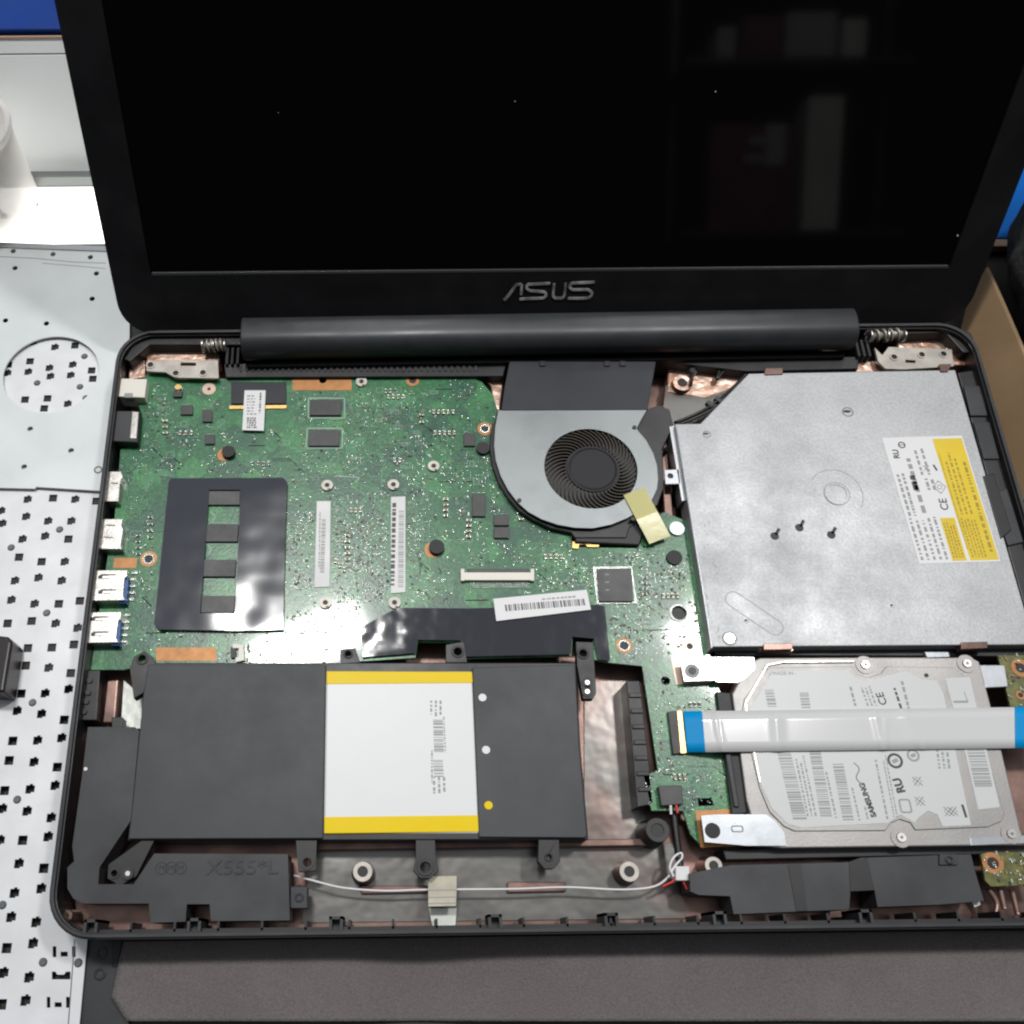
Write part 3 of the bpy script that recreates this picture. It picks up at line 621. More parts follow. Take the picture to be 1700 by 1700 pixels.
# silkscreen marks in the memory window, outlines round chips
sk=MB(); zs=ZB
def S(l,w=.25): sk.poly(pts(l,zs),w,zs,'silk',.05)
S([(512,661),(572,661),(572,694),(512,694),(512,661)],.5); S([(510,711),(569,711),(568,744),(508,744),(510,711)],.5)
S([(350,850),(358,858),(350,868)],.4); S([(346,868),(395,868)]); S([(345,905),(352,912),(346,920)],.5); S([(370,922),(382,912)],.5); S([(340,903),(394,903)],.3); S([(338,962),(390,962)],.3); S([(340,970),(362,970),(362,980)],.35); S([(335,985),(388,985)],.3); S([(372,966),(388,966)],.3)
S([(540,845),(570,845)]); S([(558,790),(598,793),(590,800)],.5); S([(575,760),(605,760)],.3)
for i in range(14):
    x,y=P(315+i*5.5,1051,zs); sk.box(x,y,zs,.5,.3,.05,'silk')
sk.text('UL',2.2,*P(552,773,zs),zs,'silk'); sk.text('JP2',2,*P(1110,1143,zs),zs,'silk'); sk.text('U6',1.6,*P(232,712,zs),zs,'silk')
for i in range(8):
    x,y=P(864+i*9,1092,ZB-.05); 
sk.build('silkscreen',MBD)['kind']='stuff'

# ---- battery
g=MB(); z=-4
left=[(246,1103),(541,1103),(536,1392),(213,1393),(228,1250),(238,1150)]
right=[(784,1108),(955,1103),(962,1240),(975,1388),(970,1391),(795,1390)]
g.prism(pts([(243,1100),(956,1100),(964,1240),(977,1394),(211,1396),(228,1250)],-5.2),-15,-5.2,'case')
BAT=g.build('battery',LP,bevel=.4)
g=MB(); g.prism(pts(left,z),-6,z,'battery'); g.build('battery_cover',BAT,bevel=.35)
g=MB(); g.prism(pts(right,z),-6,z,'battery'); g.build('battery_cover',BAT,bevel=.35)
g=MB(); g.prism(pts([(541,1114),(784,1114),(796,1384),(537,1384)],-4.5),-8,-4.5,'cell'); CELL=g.build('battery_cell',BAT,bevel=.9,segs=3)
g=MB(); z=-4.35; g.prism(pts([(542,1114),(784,1115),(785,1134),(542,1136)],z),-6,z,'cell_y'); g.build('yellow_strip',CELL,bevel=.3); g=MB(); g.prism(pts([(538,1356),(794,1353),(796,1381),(538,1384)],z),-6,z,'cell_y'); g.build('yellow_strip',CELL,bevel=.3)
g=MB(); z=-4.49
for py0,py1,k in ((1195,1250,1),(1262,1292,2)):
    A_=P(735,py0,z); B_=P(737,py1,z); C_=P(719,py0,z); barcode(g,A_,B_,C_,z,'ink_g',seed=k)
microtext(g,P(735,1163,z),P(735,1190,z),P(712,1163,z),z,3,seed=20); microtext(g,P(739,1190,z),P(742,1250,z),P(734,1190,z),z,1,seed=23); microtext(g,P(741,1290,z),P(742,1322,z),P(716,1290,z),z,3,'ink_g',seed=21); microtext(g,P(720,1246,z),P(720,1300,z),P(714,1246,z),z,1,seed=22)
g.build('cell_print',CELL)
for px,py,m in ((801,1158,'cell'),(807,1245,'cell'),(811,1337,'cell_y')):
    x,y=P(px,py,-3.8); g=MB(); g.cyl(x,y,-5,-3.7,1.9,m,24,1.5); g.build('rivet',BAT,bevel=.2)
for l,hole,r in (([(491,1390),(526,1390),(524,1445),(495,1447)],(510,1432),1.6),([(690,1388),(722,1388),(724,1425),(728,1445),(715,1458),(698,1458),(686,1445),(690,1425)],(706,1440),1.9),([(894,1388),(928,1388),(930,1430),(920,1442),(903,1442),(893,1430)],(911,1423),1.0),([(956,1065),(985,1066),(990,1150),(985,1160),(968,1160),(958,1105)],(968,1085),1.5),([(565,1078),(590,1076),(598,1100),(565,1102)],(578,1086),1.2),([(740,1070),(770,1065),(776,1100),(740,1100)],(760,1082),1.6),([(222,1090),(240,1080),(255,1092),(258,1104),(238,1150),(222,1160),(215,1110)],(236,1094),1.5),([(180,1435),(240,1392),(256,1395),(226,1455),(200,1470),(178,1458)],(190,1450),1.2)):
    g=MB(); z=-5.6 if l[0][1]>1300 else -5; g.holed(pts(l,z),[circ(*P(*hole,z),r,18)],z-4,z,'case'); g.ring(*P(*hole,z),z,z+.4,r,r*1.6,'case_matte'); g.build('mounting_tab',BAT,bevel=.3)
for px,py in ((212,1450),(975,1133),(975,1148)):
    x,y=P(px,py,-5); g=MB(); g.ring(x,y,-5.5,-4.6,1.0,2.2,'case_matte'); g.cyl(x,y,-5.5,-4.8,.9,'steel',12); g.build('screw',BAT)

# ---- speakers
spl=[(146,1207),(224,1207),(231,1214),(217,1362),(165,1440),(163,1468),(222,1468),(256,1417),(478,1418),(481,1528),(350,1529),(348,1501),(310,1501),(308,1530),(250,1532),(247,1500),(140,1500),(122,1492),(112,1475),(112,1440),(123,1430),(120,1405),(136,1290)]
g=MB(); g.prism(pts(spl,-3.5),-15,-3.5,'speaker'); z=-3.5
xx,yy=P(402,1441,z); g.text('X555*L',7.2,xx,yy,z,'case_matte',0,.35,1.15); xx,yy=P(284,1441,z)
for k in (-3.4,0,3.4): g.text('M',2.8,xx+k,yy,z,'case',0,.25); g.ring(xx+k,yy,z,z+.2,1.9,2.2,'case',20)
SP=g.build('speaker',LP,bevel=.5,label='angular grey-black speaker box in the front corner beside the battery')
g=MB(); g.prism(pts(R4(482,1472,510,1508),-6),-12,-6,'speaker'); x,y=P(497,1490,-6); g.ring(x,y,-6,-5.5,.9,1.6,'case_matte'); g.build('mounting_tab',SP,bevel=.3); g=MB(); g.prism(pts(R4(185,1190,203,1208),-6),-12,-6,'case'); g.build('mounting_tab',SP,bevel=.3)
x,y=P(143,1277,-4); g=MB(); g.cyl(x,y,-6,-3.4,.7,'steel',10); g.build('pin',SP)
spr=[(1145,1450),(1212,1436),(1300,1434),(1410,1431),(1430,1424),(1612,1418),(1620,1450),(1634,1496),(1560,1502),(1457,1506),(1452,1478),(1412,1480),(1410,1510),(1218,1518),(1212,1488),(1160,1486),(1146,1480)]
g=MB(); g.prism(pts(spr,-5),-16,-5,'speaker'); g.prism(pts([(1308,1436),(1330,1435),(1340,1512),(1322,1513)],-4.8),-5,-4.8,'case'); g.prism(pts([(1410,1431),(1440,1424),(1452,1478),(1412,1480)],-4.7),-5.2,-4.7,'case')
SP2=g.build('speaker',LP,bevel=.7,label='long black speaker box below the hard drive')
g=MB(); x,y=P(1575,1428,-4.5); g.prism(pts(R4(1560,1418,1590,1436),-4.2),-5.4,-4.2,'case_matte'); g.ring(x,y,-4.2,-3.8,.8,1.5,'case'); g.build('mounting_tab',SP2,bevel=.3)

# ---- speaker wire and tape
def wp(l,z): return [(*P(a,b_,z),z) for a,b_ in l]
def smooth(p,n=6):
    out=[]; p=[Vector(a) for a in p]
    for i in range(len(p)-1):
        a=p[max(i-1,0)];b=p[i];c=p[i+1];d=p[min(i+2,len(p)-1)]
        for k in range(n):
            t=k/n; out.append(.5*((2*b)+(c-a)*t+(2*a-5*b+4*c-d)*t*t+(3*b-a-3*c+d)*t**3))
    out.append(p[-1]); return [tuple(v) for v in out]
g=MB(); g.tube(smooth(wp([(488,1453),(520,1462),(570,1474),(640,1479),(710,1477),(850,1476),(940,1473),(1030,1477),(1085,1472),(1110,1455),(1118,1440)],-11)),.42,'wire_w')
g.tube(smooth(wp([(1118,1455),(1112,1440),(1118,1424),(1130,1416),(1132,1424),(1122,1436),(1114,1448)],-8)),.45,'wire_w')
g.build('speaker_wire',LP)
g=MB(); g.tube(smooth(wp([(1100,1472),(1118,1462),(1130,1445),(1134,1462),(1140,1476)],-8.5)),.4,'wire_r'); g.tube(smooth(wp([(1113,1335),(1114,1352)],-6)),.5,'wire_w'); g.tube(smooth(wp([(1122,1335),(1125,1350)],-6)),.5,'wire_r'); g.tube(smooth(wp([(1118,1350),(1122,1385),(1128,1430),(1130,1450)],-9)),1.4,'wire_k'); g.build('red_wire',LP)
g=MB(); g.prism(pts(R4(1122,1438,1145,1462),-7),-10,-7,'label'); g.build('wire_plug',LP,bevel=.4)
g=MB(); g.prism(pts([(711,1455),(758,1454),(758,1480),(757,1504),(711,1505)],-9),-10.2,-9,'tape_c'); 
for py in (1478,1490,1500): g.line(P(711,py,-8.9),P(758,py-1,-8.9),.35,-9,'ink_g',.1)
g.build('tape_piece',LP,bevel=.3)
g=MB(); g.prism(pts([(712,1508),(758,1508),(756,1538),(718,1538)],-16),-18,-16,'foil_w'); g.build('tape_piece',LP)

# ---- cooling fan
fo=[(827,681),(822,708),(820,740),(823,765),(831,790),(843,813),(859,834),(877,850),(899,862),(925,871),(953,876),(985,877),(1015,871),(1042,860),(1065,846),(1083,829),(1091,812),(1093,795),(1091,772),(1085,753),(1073,731),(1057,712),(1063,700),(1075,679)]
zf=-3.5
g=MB(); off=[(827,690),(816,708),(813,745),(818,775),(828,802),(843,826),(862,848),(885,863),(915,877),(948,884),(955,893),(1040,893),(1045,876),(1070,858),(1092,838),(1102,810),(1102,780),(1100,745),(1118,706),(1112,680),(1095,672),(1075,679)]
g.prism(pts(off,-5.5),-16,-5.5,'case'); FAN=g.build('cooling_fan',LP,bevel=.4)
icx,icy=P(981,777,zf); iw=(P(1058,777,zf)[0]-P(904,777,zf)[0])/2; ih=(P(981,711,zf)[1]-P(981,843,zf)[1])/2
g=MB(); g.holed(pts(fo,zf),[circ(icx,icy,iw,48,ih)],zf-.5,zf,'fan'); g.build('fan_cover',FAN,bevel=.15)
g=MB(); g.prism(circ(icx,icy,iw+.8,48,ih+.8),-5.45,-5.3,'black'); hx,hy=P(984,779,zf-1.2); hr=(P(1025,779,zf-1)[0]-P(943,779,zf-1)[0])/2
g.build('fan_well',FAN)
g=MB(); g.cyl(hx,hy,-5.2,zf-1.0,hr*1.04,'hub',40); g.cyl(hx,hy,zf-1.0,zf-.7,hr*.98,'hub',40,hr*.9); IMP=g.build('impeller_hub',FAN,bevel=.15)
g=MB(); nb=46
for i in range(nb):
    a0=2*math.pi*i/nb; path=[]
    for k in range(7):
        t=k/6; rr=hr*1.1+(iw*.98-hr*1.1)*t; a=a0+.42*t**1.4; path.append((icx+(hx-icx)*(1-t)+rr*math.cos(a), icy+(hy-icy)*(1-t)+rr*math.sin(a)*(1-t*(1-ih/iw))))
    g.poly(path,.3,-5.25,'blade',1.4)
g.build('fan_blades',FAN)
g=MB(); g.prism(pts([(846,600),(1089,600),(1082,640),(1075,680),(832,681),(838,640)],zf+.3),zf-.4,zf+.3,'film')
for a in (900,1007,1033): g.prism(pts(R4(a-4,599,a+6,607),zf+1),zf,zf+1,'case')
g.build('duct_film',FAN,bevel=.2)
for px,py in ((1053,710),(862,831),(1050,862)):
    x,y=P(px,py,zf); g=MB(); g.cyl(x,y,zf-1,zf+.5,.9,'case',12); g.build('rivet',FAN)
g=MB(); z=zf+.5
vs=[];fs=[]
for i in range(9):
    t=i/8
    for j in range(4):
        s=j/3; px=1035+(1078-1035)*t+35*s; py=822+(903-822)*t-13*s
        zz=z-(3.4*max(0,t-.5)); x,y=P(px,py,zz); vs.append((x,y,zz))
for i in range(8):
    for j in range(3): fs.append([i*4+j,i*4+j+1,(i+1)*4+j+1,(i+1)*4+j])
g.add(vs,fs,'tape_y',None,False); ob=g.build('yellow_tape',LP); so=ob.modifiers.new('solid','SOLIDIFY'); so.thickness=.00006

# antenna cables and clips near the fan
g=MB()
for l in ([(1238,622),(1215,645),(1170,680),(1120,702)],[(1245,628),(1222,655),(1175,684),(1125,706)],[(1160,592),(1150,620),(1147,640)],[(1200,600),(1190,630),(1205,610)]):
    g.tube(smooth(wp(l,-8)),.75,'wire_k')
for px,py in ((1178,672),(1192,665),(1150,618)): x,y=P(px,py,-8); g.box(x,y,-9,2,3.2,2,'wire_k',.7)
g.build('antenna_cable',LP)
g=MB(); g.prism(pts([(1062,712),(1080,680),(1100,672),(1112,690),(1110,720),(1100,740),(1088,748),(1075,725)],-7),-15,-7,'case'); g.prism(pts(R4(1080,694,1094,710),-6),-8,-6,'black'); g.prism(pts([(1098,760),(1108,752),(1118,860),(1104,862)],-11),-18,-11,'copper_floor'); g.build('fan_bracket',LP,bevel=.4)
# small spacer between fan and board: dark plastic
g=MB(); g.prism(pts([(955,880),(1040,872),(1060,850),(1075,862),(1062,905),(955,900)],-6),-14,-6,'black'); g.build('fan_cable',LP,bevel=.6)

# ---- optical drive
zo=-3
g=MB(); oo=[(1121,704),(1163,703),(1243,620),(1586,614),(1640,800),(1718,1070),(1180,1074)]
g.prism(pts(oo,zo),zo-9.5,zo,'odd'); ODD=g.build('optical_drive',LP,bevel=.35)
def om(l,w,m='emboss',h=.05): 
    g=MB(); g.poly(pts(l,zo),w,zo,m,h); return g
g=MB(); cx_,cy_=P(1389,820,zo); g.ring(cx_,cy_,zo,zo+.05,5.2,5.45,'emboss',40); g.ring(cx_,cy_,zo,zo+.25,4.2,5.0,'odd',40)
ar=[(cx_+11*math.cos(t/20)-.2,cy_+11.5*math.sin(t/20)) for t in range(-12,52)]; g.poly(ar,.22,zo,'emboss',.05); g.build('spindle_emboss',ODD)
g=MB()
LCx=lambda x,y: inside(x,y,pts([(1455,720),(1605,716),(1668,940),(1518,944)],zo)) or not inside(x,y,pts([(1165,720),(1245,635),(1570,630),(1690,1050),(1195,1060)],zo))
a=Vector(P(1218,995,zo)); b2=Vector(P(1286,1041,zo)); d=(b2-a).normalized(); n=Vector((-d.y,d.x)); ang=math.atan2(d.y,d.x); r=3.3; path=[]
for i in range(13): t=ang+math.pi/2+math.pi*i/12; path.append((a.x+r*math.cos(t),a.y+r*math.sin(t)))
for i in range(13): t=ang-math.pi/2+math.pi*i/12; path.append((b2.x+r*math.cos(t),b2.y+r*math.sin(t)))
path.append(path[0]); g.poly(path,.28,zo,'emboss',.05); g.build('slot_emboss',ODD)
for px,py,w in ((1286,890,1),(1327,876,1),(1380,888,1)):
    x,y=P(px,py,zo); g=MB(); g.cyl(x,y,zo-.05,zo+.04,1.75,'black',20); g.line((x+.6,y+.6),(x+2.4,y+3.4),1.3,zo,'black',.04); g.build('keyhole',ODD)
for px,py,a_,b_ in ((1406,683,3.4,1.4),(1172,720,2.4,1.0),(1480,1005,1.0,.9),(1238,1030,1.2,.8)):
    x,y=P(px,py,zo); g=MB(); g.prism(circ(x,y,a_/2,14,b_/2),zo-.05,zo+.05,'black'); g.ring(x+.3,y-.3,zo,zo+.02,a_*.55,a_*.75,'emboss',16); g.build('slot_hole',ODD)
x,y=P(1211,1060,zo); g=MB(); g.ring(x,y,zo,zo+.1,2.2,2.9,'emboss'); g.cyl(x,y,zo,zo+.35,2.1,'steel'); g.line((x-.9,y-.9),(x+.9,y+.9),.4,zo+.35,'emboss',.05); g.build('screw',ODD,bevel=.1)
g=MB(); x,y=P(1113,790,-5); g.holed(pts([(1103,780),(1127,779),(1130,803),(1105,804)],-5),[circ(x,y,1.2,14)],-5.8,-5,'odd_side'); g.prism(pts([(1111,708),(1121,706),(1142,830),(1132,832)],-5),-12,-5,'odd_side'); g.prism(pts([(1124,710),(1126,710),(1183,1076),(1181,1076)],-2.7),-8,-2.7,'odd_side'); g.cyl(x,y,-6.6,-5.6,1.2,'black'); g.build('side_bracket',ODD,bevel=.15)
for l in ([(1270,611),(1300,610),(1300,621),(1270,622)],[(1560,604),(1580,604),(1574,617),(1562,617)],[(1596,1066),(1640,1065),(1640,1076),(1596,1078)],[(1268,1068),(1316,1068),(1316,1078),(1268,1079)]):
    g=MB(); g.prism(pts(l,-2.4),-6,-2.4,'copper_floor'); g.build('retaining_clip',ODD,bevel=.2)
g=MB(); rs=random.Random(8)
for i in range(34):
    a,b_=1150+rs.gauss(14,5)+(i%17)*1.6, 860+i*6+rs.uniform(-4,4); x,y=P(min(max(a,1152+(b_-860)*.16),1215),b_,zo); g.line((x,y),(x+rs.uniform(-.5,.5),y+rs.uniform(.4,2.2)),rs.uniform(.12,.3),zo,'emboss',.02)
for i in range(26):
    x,y=P(rs.uniform(1190,1640),rs.uniform(640,1050),zo)
    if LCx(x,y): continue
    t_=rs.uniform(0,3.14); l_=rs.uniform(.3,1.6); g.line((x,y),(x+l_*math.cos(t_),y+l_*math.sin(t_)),.12,zo,'emboss',.015)
o=g.build('scuff_marks',ODD); o['kind']='stuff'
# drive label
g=MB(); z=zo+.12; g.prism(pts([(1464,727),(1597,723),(1661,932),(1526,936)],z),zo,z,'label_w')
DL=g.build('drive_label',ODD)
z2=z+.04
def LC(u,v,z=z2):   # label space: u across 0..1, v down 0..1
    a=(1464+(1597-1464)*u,727-4*u); c=(1526+(1661-1526)*u,936-4*u); return P(a[0]+(c[0]-a[0])*v,a[1]+(c[1]-a[1])*v,z)
g=MB(); 
g.prism([LC(.62,.02),LC(.985,.02),LC(.99,.985),LC(.64,.985),LC(.63,.66)],z,z2,'yellow'); g.prism([LC(.42,.645),LC(.60,.645),LC(.595,.985),LC(.42,.985)],z,z2,'yellow'); g.build('yellow_panel',DL)
g=MB(); z3=z2+.02
def col(u0,u1,v0,v1,rows,m,seed,th=.5,zz=None): microtext(g,LC(u0,v1),LC(u0,v0),LC(u1,v1),zz or z2,rows,m,seed=seed,fill=.85,th=th)
col(.68,.86,.12,.62,3,'yellow_ink',31,.4); col(.89,.97,.10,.92,1,'yellow_ink',32,.45); col(.66,.86,.62,.96,5,'yellow_ink',33,.5); col(.43,.58,.66,.96,4,'yellow_ink',34); col(.635,.66,.1,.9,1,'yellow_ink',37,.5)
col(.03,.16,.25,.62,2,'ink_g',35); col(.2,.3,.12,.6,1,'ink_g',36); col(.02,.4,.62,.97,5,'ink_g',38,.4); col(.33,.5,.08,.3,2,'ink_g',39,.35); col(.17,.30,.28,.42,1,'ink',40,.5); col(.36,.5,.32,.42,2,'ink_g',41)
al=math.pi/2
x,y=LC(.52,.58); g.text('CE',4.6,x,y+2.5,z2,'ink',al+.0,.04,1,.05)
x,y=LC(.12,.13); g.text('RU',3.4,x,y,z2,'ink',al,.04,1,.1); x,y=LC(.22,.06); g.ring(x,y,z2,z2+.04,1.1,1.6,'ink',20); g.line((x-1,y),(x+1,y),.3,z2,'ink')
x,y=LC(.53,.40); p5=[(x,y+3),(x+2.6,y),(x,y-3),(x-2.6,y),(x,y+3)]; g.poly(p5,.3,z2,'ink_g'); g.ring(x,y,z2,z2+.04,.8,1.1,'ink_g',14)
x,y=LC(.55,.25); g.line((x-.5,y+1.6),(x+.4,y-1.2),.8,z2,'ink'); g.line((x-2.5,y+1.2),(x-5,y-1.2),.35,z2,'ink_g'); g.line((x-5,y+1.2),(x-2.5,y-1.2),.35,z2,'ink_g')
g.build('label_print',DL)

# ---- hard drive
zh=-4.5
hb=[(1216,1152),(1244,1100),(1262,1092),(1430,1091),(1612,1091),(1626,1098),(1645,1170),(1698,1392),(1690,1403),(1300,1408),(1262,1404),(1240,1330)]
g=MB(); g.prism(pts(hb,zh),-14,zh,'hdd'); HD=g.build('hard_drive',LP,bevel=.5)
ht=[(1232,1185),(1236,1160),(1276,1108),(1415,1106),(1422,1118),(1440,1125),(1462,1118),(1472,1106),(1585,1108),(1600,1122),(1606,1145),(1668,1350),(1662,1364),(1640,1373),(1520,1378),(1512,1366),(1494,1360),(1480,1366),(1470,1379),(1320,1380),(1302,1372),(1278,1348),(1262,1310)]
g=MB(); g.prism(pts(ht,zh+.5),zh,zh+.5,'hdd'); g.build('top_cover',HD,bevel=.35)
zl=zh+.62
hl=[(1243,1180),(1284,1114),(1408,1112),(1418,1124),(1442,1134),(1470,1122),(1505,1114),(1530,1128),(1555,1130),(1566,1150),(1612,1370),(1565,1372),(1556,1352),(1540,1346),(1526,1356),(1518,1366),(1494,1352),(1474,1366),(1330,1374),(1308,1368),(1282,1342),(1262,1300)]
g=MB(); g.prism(pts(hl,zl),zh+.4,zl,'hddlab'); HL=g.build('drive_label',HD)
g=MB(); g.prism(pts([(1569,1126),(1610,1124),(1660,1340),(1624,1344),(1600,1240)],zl),zh+.4,zl,'hddlab'); g.build('side_label',HD)
g=MB(); z=zl+.005
barcode(g,P(1312,1247,z),P(1340,1362,z),(P(1312,1247,z)[0]-5,P(1312,1247,z)[1]),z,'ink_g',seed=51)
barcode(g,P(1362,1247,z),P(1382,1360,z),(P(1362,1247,z)[0]-4.2,P(1362,1247,z)[1]),z,'ink_g',seed=52)
barcode(g,P(1400,1268,z),P(1418,1364,z),(P(1400,1268,z)[0]-4.0,P(1400,1268,z)[1]),z,'ink_g',seed=53)
barcode(g,P(1634,1245,z),P(1648,1308,z),(P(1634,1245,z)[0]-6.4,P(1634,1245,z)[1]),z,'ink_g',seed=54)
barcode(g,P(1284,1145,z),P(1290,1176,z),(P(1284,1145,z)[0]-3.4,P(1284,1145,z)[1]),z,'ink_g',seed=57); barcode(g,P(1342,1150,z),P(1346,1176,z),(P(1342,1150,z)[0]-3.4,P(1342,1150,z)[1]),z,'ink_g',seed=58)
def vt(a,b_,c,rows,m='ink_g',seed=1,th=.45): microtext(g,P(*b_,z),P(*a,z),(P(*b_,z)[0]+c,P(*b_,z)[1]),z,rows,m,seed=seed,th=th)
vt((1316,1248),(1338,1355),4.4,3,seed=61); vt((1368,1280),(1385,1358),1.5,1,seed=62); vt((1410,1300),(1424,1362),1.4,1,seed=63); vt((1448,1250),(1470,1360),1.6,1,seed=64); vt((1462,1250),(1482,1356),2.2,2,seed=65)
vt((1405,1130),(1416,1172),2,1,seed=66); vt((1425,1135),(1438,1172),4.6,3,seed=67); vt((1480,1140),(1492,1176),2,1,'ink',seed=68); vt((1492,1128),(1504,1176),2.2,1,seed=69); vt((1552,1245),(1556,1276),5.5,3,seed=70); vt((1432,1335),(1438,1360),1.3,1,seed=71)
def ht_(px,py,s,size,m='ink',b_=.06,sx=1):
    x,y=P(px,py,z); g.text(s,size,x,y,z,m,math.pi/2+.17,.04,sx,b_)
ht_(1441,1328,'SAMSUNG',2.75,'ink',.14,1.0); ht_(1464,1160,'CE',4.2); ht_(1493,1304,'RU',4.2,'ink',.2)
g.text('- MADE IN -',2,*P(1300,1118,z),z,'ink_g')
x,y=P(1425,1284,z); g.poly([(x+1.2*math.sin(t/3.)+t*.08-1,y+4-t*.42) for t in range(20)],.28,z,'ink')
for px,py,r,m in ((1486,1263,2.9,'ink'),(1516,1254,2.4,'ink_g')): x,y=P(px,py,z); g.ring(x,y,z,z+.04,r*.68,r,m,24); g.box(x,y,z,r*.8,r*.5,.04,'ink_g',.4)
for px,py in ((1523,1297),(1527,1330),(1575,1347),(1582,1347)):
    x,y=P(px,py,z); g.line((x-1.6,y-1.6),(x+1.6,y+1.6),.35,z,'ink_g'); g.line((x-1.6,y+1.6),(x+1.6,y-1.6),.35,z,'ink_g'); g.ring(x,y,z,z+.03,1.5,1.8,'ink_g',4)
x,y=P(1503,1338,z); g.holed(rrect(x-2.2,y-2.6,x+2.2,y+2.6,1),[rrect(x-1.6,y-2,x+1.6,y+2,.6)],z,z+.04,'ink_g'); x,y=P(1600,1347,z); g.line((x,y+2.5),(x+.4,y-2.2),.9,z,'ink'); x,y=P(1596,1165,z); g.line((x-3,y),(x+2.5,y),.8,z,'ink_g'); g.line((x+2.5,y),(x+2,y+4),.25,z,'ink_g')
x,y=P(1538,1121,z); g.cyl(x,y,z-.3,z+.05,.8,'black',14)
g.build('label_print',HL)
for px,py in ((1437,1103),(1606,1101),(1497,1390),(1680,1384)):
    x,y=P(px,py,zh+.8); g=MB(); g.cyl(x,y,zh,zh+.3,3.6,'hdd'); g.cyl(x,y,zh,zh+.9,1.9,'steel',20,1.6); g.cyl(x,y,zh+.9,zh+.95,.6,'emboss',6); g.build('screw',HD,bevel=.2)
g=MB(); g.poly(pts([(1262,1300),(1240,1190),(1238,1166),(1274,1104),(1300,1099),(1418,1098)],zh+.5),.9,zh+.3,'steel',.5)
g.build('cover_rib',HD,bevel=.2)
g=MB(); g.prism(pts([(1190,1148),(1213,1150),(1240,1350),(1216,1352)],-6),-14,-6,'case_matte'); g.prism(pts([(1196,1200),(1206,1200),(1228,1340),(1219,1340)],-5.2),-6,-5.2,'case'); g.build('drive_connector',HD,bevel=.4)
def brk(l,hole,kind,sl):
    g=MB(); z=-4; g.prism(pts(l,z),z-.9,z,'bracket'); x,y=P(*hole,z)
    if kind: g.ring(x,y,z,z+.25,1.4,2.9,'emboss'); g.cyl(x,y,z,z+.5,1.5,'chip')
    else: g.cyl(x,y,z,z+.12,2.8,'rubber',28)
    a,b_=P(*sl,z); g.holed(rrect(a-2.2,b_-1.2,a+2.2,b_+1.2,.8),[rrect(a-1.8,b_-.8,a+1.8,b_+.8,.5)],z,z+.15,'emboss')
    g.build('mounting_bracket',HD,bevel=.25)
brk([(1130,1098),(1178,1097),(1180,1091),(1252,1091),(1253,1110),(1238,1126),(1225,1133),(1190,1132),(1186,1129),(1136,1131)],(1149,1114),True,(1186,1112))
brk([(1164,1354),(1190,1352),(1272,1352),(1288,1364),(1302,1382),(1306,1404),(1240,1404),(1170,1398)],(1183,1379),False,(1224,1376))
g=MB(); z=-5; g.prism(pts([(1624,1104),(1668,1104),(1674,1140),(1636,1142)],z),z-1,z,'bracket'); g.build('mounting_bracket',HD,bevel=.25); g=MB(); g.prism(pts([(1610,1390),(1720,1386),(1722,1400),(1612,1404)],zh+.2),zh-1,zh+.2,'bracket'); g.build('mounting_bracket',HD,bevel=.25); g=MB(); g.prism(pts([(1535,1082),(1575,1082),(1577,1091),(1540,1092)],-4),-6,-4,'bracket'); g.build('mounting_bracket',HD,bevel=.25)
g=MB(); g.prism(pts([(1182,1078),(1722,1076),(1724,1086),(1660,1090),(1190,1088)],-8),-17,-8,'case'); g.build('drive_bay_wall',LP,bevel=.4); g=MB(); g.prism(pts([(1200,1410),(1740,1402),(1742,1416),(1205,1428)],-9),-18,-9,'case'); g.build('drive_bay_wall',LP,bevel=.4)

# ---- ribbon cable
g=MB(); vs=[];fs=[]; N=240
for i in range(N+1):
    t=i/N; px=1134+t*(1760-1134)
    zz=-3.0+.45*math.exp(-((px-1288)/9)**2)+.12*math.sin(px/70)+(-3.2*max(0,1-(px-1134)/60))
    for j in range(5):
        s=j/4; py=1181+(1249-1181)*s-t*8; x,y=P(px+6*s*(1-t)+0*s,py,zz); vs.append((x,y,zz+.34*math.exp(-((px-1450-12*s)/5)**2)+.34*math.exp(-((px-1496-34*s)/6)**2)+.3*math.exp(-((px-1470+3*s)/5)**2)*s+.3*math.exp(-((px-1186-16*abs(s-.3))/5)**2)))
for i in range(N):
    for j in range(4): fs.append([i*5+j,i*5+j+1,(i+1)*5+j+1,(i+1)*5+j])
g.add(vs,fs,'ribbon',None,True)
k1=int(N*30/626); k2=int(N*(1683-1134)/626); k3=k2+2
for n_,f in enumerate(fs):
    col_=n_//4
RB=g.build('ribbon_cable',LP); so=RB.modifiers.new('solid','SOLIDIFY'); so.thickness=.0002
for (a,b_) in ((0,12),(211,240)):
    g=MB(); v2=[(x,y,z+.15) for x,y,z in vs[a*5:(b_+1)*5]]; f2=[[i*5+j,i*5+j+1,(i+1)*5+j+1,(i+1)*5+j] for i in range(b_-a) for j in range(4)]
    g.add(v2,f2,'ribbon_blue',None,True); ob=g.build('blue_tab',RB); so=ob.modifiers.new('solid','SOLIDIFY'); so.thickness=.0002

